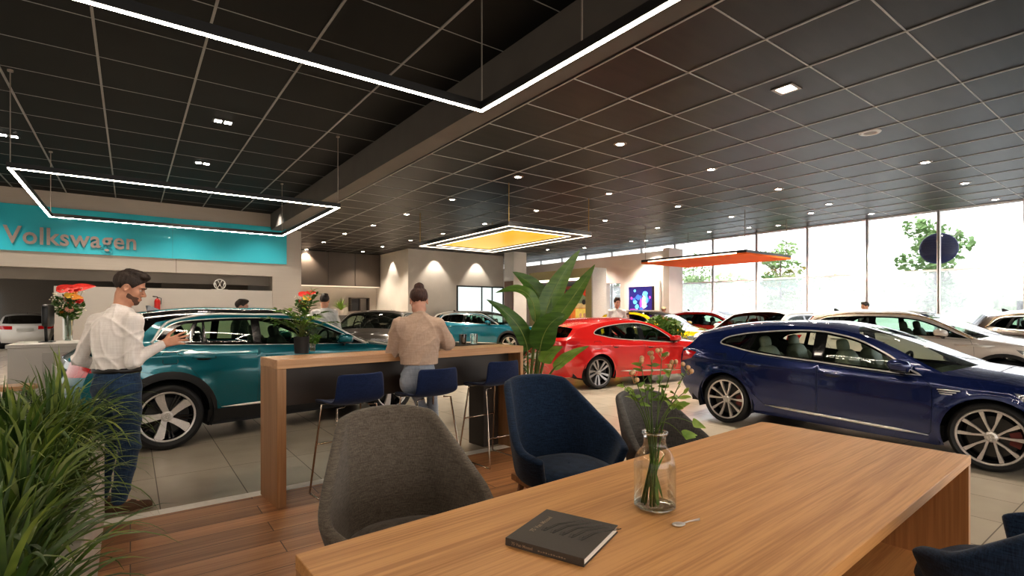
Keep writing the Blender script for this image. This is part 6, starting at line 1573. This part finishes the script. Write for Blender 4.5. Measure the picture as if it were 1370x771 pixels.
    for i, (s0, b0, mid, tip, w, dd, mi, ti) in enumerate(LV):
        P0 = atd(s0[0], s0[1], d0)+Vector((R.uniform(-.03, .03), R.uniform(-.03, .03), 0)); P1, P2, P3 = [atd(q[0], q[1], d0+e)-base for q, e in zip((b0, mid, tip), dd)]
        m = MB(); foot = Vector((P0-base).xy.to_3d())*.6+Vector((0, 0, .38)); 
        pts = [foot*(1-u)**2+(P0-base)*2*u*(1-u)+P1*u*u for u in np.linspace(0, 1, 8)]
        m.tube(pts, [.02-.009*u for u in np.linspace(0, 1, 8)], 8); sk = m.build('leaf_stalk', stem, t, smooth=True)
        n = (view+Vector((.8, -.6, 0))*ti[0]+Vector((0, 0, 1))*ti[1]).normalized()
        m = MB(); mid2 = P2*2-(P1+P3)/2; leafmesh(m, (P1, mid2, P3), w, n, fold=.22, seg=22, shape=.62, wave=.004); lf = m.build('leaf', lg[mi], t, smooth=True, fix=False, weld=False)
        m = MB(); m.tube([P1*(1-u)**2+mid2*2*u*(1-u)+P3*u*u-n*.002 for u in np.linspace(0, 1, 12)], [.009*(1-u)+.001 for u in np.linspace(0, 1, 12)], 6); m.build('midrib', rib, lf, smooth=True)
    # --- reddish-based palm lily clump left of it
    b2 = atd(692, 540, 7.3); b2.z = 0
    t = thing('palm_lily', tuple(b2), 'spiky palm lily with green upper and reddish lower leaves behind the counter end', 'plant')
    m = MB(); m.lathe([(0, 0), (.16, 0), (.20, .34), (.21, .36), (.18, .36), (.17, .32), (0, .32)], 24); m.build('pot', bpy.data.materials['dark grey pot'], t, smooth=True, sharp=.7)
    red = plantmat('reddish leaf', (.33, .10, .06), (.16, .15, .05), scale=5); dg = plantmat('dark spiky leaf', (.05, .12, .03), (.02, .06, .015))
    m = MB()
    for k in range(70): a = R.uniform(0, 6.28); blade(m, (0, 0, .35+R.uniform(0, .15)), a, math.radians(R.uniform(10, 70)), R.uniform(.35, .55), .03, 1.6, R, seg=6)
    m.build('lower_leaves', red, t, smooth=True, fix=False, weld=False)
    m = MB()
    for k in range(60): a = R.uniform(0, 6.28); blade(m, (0, 0, .72+R.uniform(0, .2)), a, math.radians(R.uniform(0, 60)), R.uniform(.35, .6), .045, 1.8, R, seg=6)
    m.build('upper_leaves', dg, t, smooth=True, fix=False, weld=False)
    m = MB(); m.tube([(0, 0, .3), (.01, 0, .9)], .022, 8); m.build('trunk', bpy.data.materials['brown stem'], t, smooth=True)
    # --- potted palm on the bar counter
    x, y = onz(403.5, 473, 1.135)
    t = thing('potted_palm', (x, y, 1.1352), 'small leafy palm in a black pot on the bar counter', 'plant')
    m = MB(); m.lathe([(0, 0), (.058, 0), (.066, .145), (.068, .15), (.060, .15), (.058, .13), (0, .13)], 28); m.build('pot', pm('matt black pot', (.018, .017, .017), .6, scale=40), t, smooth=True, sharp=.7)
    fresh = [plantmat('palm leaf %d' % k, c, c2, scale=20) for k, (c, c2) in enumerate((((.14, .26, .045), (.06, .13, .02)), ((.28, .42, .07), (.14, .26, .04)), ((.08, .16, .035), (.03, .075, .015))))]
    for k in range(19):
        a = R.uniform(0, 6.28); sp = R.uniform(.08, .30); hh = R.uniform(.16, .46); p0 = Vector((R.uniform(-.03, .03), R.uniform(-.03, .03), .13)); p1 = Vector((math.cos(a)*sp*.35, math.sin(a)*sp*.35, .13+hh*.75)); p2 = Vector((math.cos(a)*sp, math.sin(a)*sp, .13+hh*(.95 if sp < .16 else .75)))
        m = MB(); Q = [p0*(1-u)**2+p1*2*u*(1-u)+p2*u*u for u in np.linspace(0, 1, 10)]; m.tube(Q, [.004-.0025*u for u in np.linspace(0, 1, 10)], 5)
        fr = m.build('stalk', stem, t, smooth=True)
        m = MB()
        for q in range(4, 10):
            dr = (Q[q]-Q[q-1]).normalized()
            for sg in (-1, 1):
                sd = dr.cross(Vector((0, 0, 1))).normalized()*sg; L = R.uniform(.055, .10)
                tip = Q[q]+(sd*.8+dr*.65+Vector((0, 0, R.uniform(-.5, .1)))).normalized()*L; leafmesh(m, (Q[q], (Q[q]+tip)/2+Vector((0, 0, .008)), tip), R.uniform(.018, .028), Vector((R.gauss(0, .3), R.gauss(0, .3), 1)), seg=5, shape=.6)
        m.build('leaflets', fresh[k % 3], fr, smooth=True, fix=False, weld=False)
    x2, y2 = onz(418, 470, 1.135); 
    t = thing('sprig_glass', (x2, y2, 1.1352), 'small clear glass with a leafy sprig beside the black plant pot', 'vase')
    m = MB(); m.lathe([(0, .004), (.022, .004), (.026, .075), (.028, .075), (.025, 0), (0, 0)], 20); m.build('glass', glassm('sprig glass', (.9, .93, .9), .12), t, smooth=True)
    m = MB(); 
    for k in range(5): a = R.uniform(0, 6.28); m.tube([(0, 0, .01), (.02*math.cos(a), .02*math.sin(a), .09), (.05*math.cos(a), .05*math.sin(a), .13)], .002, 4)
    m.build('sprig_stems', stem, t); m = MB(); leaf_cloud(m, (.015, 0, .115), (.055, .055, .045), 60, .03, seed=6); m.build('sprig_leaves', fresh[0], t)
    # --- bouquets
    fl = {n: pm('petal %s' % n, c, .5, c2=tuple(v*.7 for v in c), scale=30) for n, c in (('red', (.62, .022, .012)), ('orange', (.80, .30, .03)), ('yellow', (.85, .55, .06)), ('pink', (.75, .36, .27)), ('cream', (.72, .66, .50)))}
    vg = glassm('vase glass', (.80, .86, .82), .12)
    def bouquet(loc, k, label, seed):
        Q = random.Random(seed); t = thing('flower_bouquet', loc, label, 'flowers', 0, None, k)
        m = MB(); m.lathe([(0, .005), (.05, .005), (.06, .34), (.065, .35), (.062, .35), (.055, 0), (0, 0)], 24); m.build('vase', vg, t, smooth=True, sharp=.7)
        m = MB(); heads = []
        for i in range(24):
            a = Q.uniform(0, 6.28); r = Q.uniform(.02, .21); z = Q.uniform(.42, .76)-.3*r; p = Vector((r*math.cos(a), r*math.sin(a), z)); heads.append(p)
            m.tube([(.02*math.cos(a+2), .02*math.sin(a+2), .02), (.03*math.cos(a), .03*math.sin(a), .34), tuple(p)], .003, 4)
        m.build('stems', stem, t)
        m = MB(); leaf_cloud(m, (0, 0, .50), (.18, .18, .16), 260, .045, seed=seed); m.build('foliage', fresh[2], t); m = MB(); leaf_cloud(m, (0.03, 0, .40), (.13, .13, .11), 120, .05, seed=seed+4); m.build('foliage', fresh[0], t)
        for i, p in enumerate(heads):
            m = MB(); kind = ('cream', 'cream', 'cream', 'red', 'cream', 'orange', 'cream', 'pink')[i % 8]
            if kind == 'cream':
                for q in range(4): m.ell(p+Vector((Q.gauss(0, .02), Q.gauss(0, .02), Q.gauss(0, .02))), (.011, .011, .009), nu=8, nv=5)
            else:
                n = Vector((Q.gauss(0, .4), -.8+Q.gauss(0, .3), .6)).normalized(); u = n.orthogonal().normalized(); v = n.cross(u); p = Vector((p.x*.7, p.y*.7-.05, p.z))
                for q in range(12): a = q*PI/6; dr = u*math.cos(a)+v*math.sin(a); leafmesh(m, (p, p+dr*.03+n*.008, p+dr*.058), .026, n, seg=4, shape=.7)
                m.ell(p+n*.006, (.014, .014, .010), nu=10, nv=6)
            m.build('blossom', fl[kind], t, smooth=True)
        for q, (c, col_) in enumerate((((-.02, -.06, .72), 'red'), ((.14, -.02, .74), 'red'), ((.02, -.1, .62), 'yellow'), ((.09, -.12, .60), 'orange'))):
            m = MB(); p = Vector(c); w = Vector((.17, .02, .04)) if col_ == 'red' else Vector((.09, .0, .0)); leafmesh(m, (p-w*.6, p+Vector((0, 0, .03)), p+w), .13 if col_ == 'red' else .09, Vector((0, -.9, .5)), seg=10, shape=.6); m.build('petal', fl[col_], t, smooth=True, fix=False, weld=False)
        return t
    vx, vy = onz(91, 456, 1.05); bouquet((vx, vy, 1.0502), 1.12, 'bouquet of red and orange flowers in a glass vase on the reception desk', 3)
    bouquet((2.90, 11.25, 1.2202), .90, 'bouquet of red and yellow flowers behind the potted palm', 8)
    # --- glass bottle with berry stems on the table
    bx, by = onz(876, 680, TZ)
    t = thing('glass_bottle', (bx, by, TZ+.0006), 'clear wide-shouldered glass bottle holding green stems with pale berries', 'vase')
    g = glassm('clear bottle glass', (.955, .965, .955), .025, rmax=.45)
    prof = [(0, .006), (.070, .006), (.078, .014), (.0795, .03), (.0795, .170), (.074, .200), (.058, .226), (.046, .240), (.0425, .252), (.0425, .280), (.047, .286), (.050, .291), (.049, .297), (.044, .299), (.0405, .296), (.039, .285)]
    m = MB(); m.lathe(prof, 48); bt = m.build('bottle_body', g, t, smooth=True, sharp=1.2)
    m = MB(); m.lathe([(.0725, .002), (.078, .008), (.079, .016), (.074, .018), (.070, .012)], 40); m.build('thick_base', glassm('thick base glass', (.78, .80, .77), .12), t, smooth=True)
    m = MB(); m.lathe([(0, .012), (.072, .012), (.078, .02), (.078, .165), (0, .165)], 40); m.build('water', glassm('water', (.96, .965, .945), .01, rmax=.25), t, smooth=True, sharp=.5)
    m = MB(); m.lathe([(.0475, .287), (.0505, .292), (.049, .298), (.044, .3), (.041, .296)], 36); m.build('lip', glassm('bottle lip glass', (.72, .74, .72), .2), t, smooth=True)
    sg = plantmat('green stem', (.11, .16, .035), (.06, .10, .02)); lv = [plantmat('small leaf %d' % k, c, c2, scale=30) for k, (c, c2) in enumerate((((.24, .36, .07), (.13, .23, .04)), ((.15, .25, .045), (.08, .15, .03)), ((.33, .42, .10), (.2, .3, .06))))]
    berry = pm('peach berries', (.58, .38, .22), .35, c2=(.48, .27, .13), scale=60)
    d0 = .5949*bx+.8038*by
    TT = [((857, 484), 'b', -.02), ((886, 472), 'b', .02), ((902, 486), 'b', .05), ((921, 492), 'b', .0), ((848, 503), 'b', -.05), ((831, 512), 'l', .04), ((843, 522), 'l', -.03), ((892, 516), 'l', .06), ((917, 524), 'l', -.02), ((911, 543), 'l', .05), ((869, 523), 'l', .07), ((926, 566), 'r', .02), ((914, 584), 'r', -.04), ((872, 478), 'b', .06)]
    for i, ((px, py), kd, e) in enumerate(TT):
        tip = atd(px, py, d0+e)-Vector((bx, by, TZ)); a = R.uniform(0, 6.28); foot = Vector((-tip.x*.25+.02*math.cos(a), -tip.y*.25+.02*math.sin(a), .016)); 
        if foot.xy.length > .06: foot.xy = foot.xy.normalized()*.06
        nk = Vector((.024*math.cos(a), .024*math.sin(a), .286)); nk.xy = nk.xy*.5+tip.xy*.12
        pts = [foot*(1-u)+nk*u for u in np.linspace(0, 1, 4)]+[nk*(1-u)**2+(nk+(nk-foot).normalized()*.10)*2*u*(1-u)+tip*u*u for u in np.linspace(.15, 1, 8)]
        m = MB(); m.tube(pts, [.0032-.0018*u for u in np.linspace(0, 1, len(pts))], 6); st = m.build('flower_stem', sg, t, smooth=True)
        if kd == 'b':
            m = MB()
            for q in range(3): p = tip+Vector((R.uniform(-.022, .022), R.uniform(-.022, .022), R.uniform(-.016, .018))); m.ell(p, (.0088, .0088, .0098), nu=14, nv=9); m.tube([tip-Vector((0, 0, .03)), p-Vector((0, 0, .008))], .0014, 4)
            m.build('berries', berry, st, smooth=True)
        m = MB()
        if kd == 'r':
            for q in range(2): tp = tip+Vector((R.uniform(-.01, .04), -.01, R.uniform(-.03, .02))); leafmesh(m, (tip, (tip+tp)/2+Vector((.0, .0, .01)), tp+Vector((.03, -.02, .0))), .04, Vector((-.4, -.6, .6)), seg=7, shape=.55)
        else:
            for q in range(9 if kd == 'l' else 6):
                b = pts[-1]+(pts[-4]-pts[-1])*R.uniform(0, 1.); v = Vector((R.gauss(0, 1), R.gauss(0, 1), R.uniform(-.2, 1.2))).normalized(); tp = b+v*R.uniform(.025, .045); leafmesh(m, (b, (b+tp)/2+Vector((0, 0, .004)), tp), R.uniform(.012, .02), Vector((R.gauss(0, .6), -1, R.gauss(.4, .5))), seg=5, shape=.6)
        m.build('small_leaves', lv[i % 3], st, smooth=True, fix=False, weld=False)
    for q in range(6):      # long blades standing in the water
        a = R.uniform(0, 6.28); m = MB(); p0 = Vector((.055*math.cos(a), .055*math.sin(a), .02)); p2 = Vector((-.04*math.cos(a), -.04*math.sin(a), .22)); leafmesh(m, (p0, (p0+p2)/2, p2), .012, Vector((-.5, -.8, .1)), seg=6, shape=.8); m.build('grass_blade', lv[1], t, smooth=True, fix=False, weld=False)
    # --- shrub in the low planter, small kitchen plant
    m = MB()
    for k in range(260): a = R.uniform(0, 6.28); blade(m, (R.uniform(-.75, .75), R.uniform(-.2, .2), 0), a, math.radians(R.uniform(20, 85)), R.uniform(.35, .62), .05, 2.0, R, seg=5)
    leaf_cloud(m, (0, 0, .32), (.85, .36, .36), 700, .09, seed=31)
    m.build('planter_shrub', plantmat('planter shrub leaf', (.11, .20, .035), (.04, .09, .015)), loc=(11.75, 8.95, .72), label='bushy green plant growing in the white planter box', cat='plant', smooth=True, fix=False, weld=False)
    t = thing('potted_plant', (8.35, 25.45, 0), 'small yellow-green plant in a pot by the kitchen wall', 'plant')
    m = MB(); m.bx(-.25, .25, -.2, .2, 0, 1.35); m.build('plinth', bpy.data.materials['dark grey pot'], t); m = MB(); m.lathe([(0, 1.35), (.12, 1.35), (.15, 1.6), (0, 1.6)], 20); m.build('pot', stone, t, smooth=True, sharp=.6)
    m = MB()
    for k in range(60): a = R.uniform(0, 6.28); blade(m, (0, 0, 1.6), a, math.radians(R.uniform(35, 88)), R.uniform(.4, .75), .05, 1.2, R, seg=5)
    m.build('leaves', lv[0], t, smooth=True, fix=False, weld=False)
def camera():
    cd = bpy.data.cameras.new('camera'); co = bpy.data.objects.new('camera', cd); COL.objects.link(co)
    yaw = math.atan2(.804, .595)
    co.location = (0, 0, EYE); co.rotation_euler = (PI/2, 0, yaw-PI/2)
    cd.sensor_width = 36; cd.lens = 36*690/1370; cd.shift_y = (418-385.5)/1370; cd.clip_end = 400; cd.clip_start = .05
    SC.camera = co
    SC.view_settings.view_transform = 'Standard'; SC.view_settings.look = 'Medium High Contrast'; SC.view_settings.exposure = .85
    SC.cycles.max_bounces = 10; SC.cycles.transparent_max_bounces = 24; SC.cycles.glossy_bounces = 4; SC.cycles.diffuse_bounces = 4
    SC.cycles.sample_clamp_indirect = 6.; SC.cycles.caustics_reflective = False; SC.cycles.caustics_refractive = False
camera(); sky(); room(); lamps(); outside(); cars()
furniture()
people()
plants()
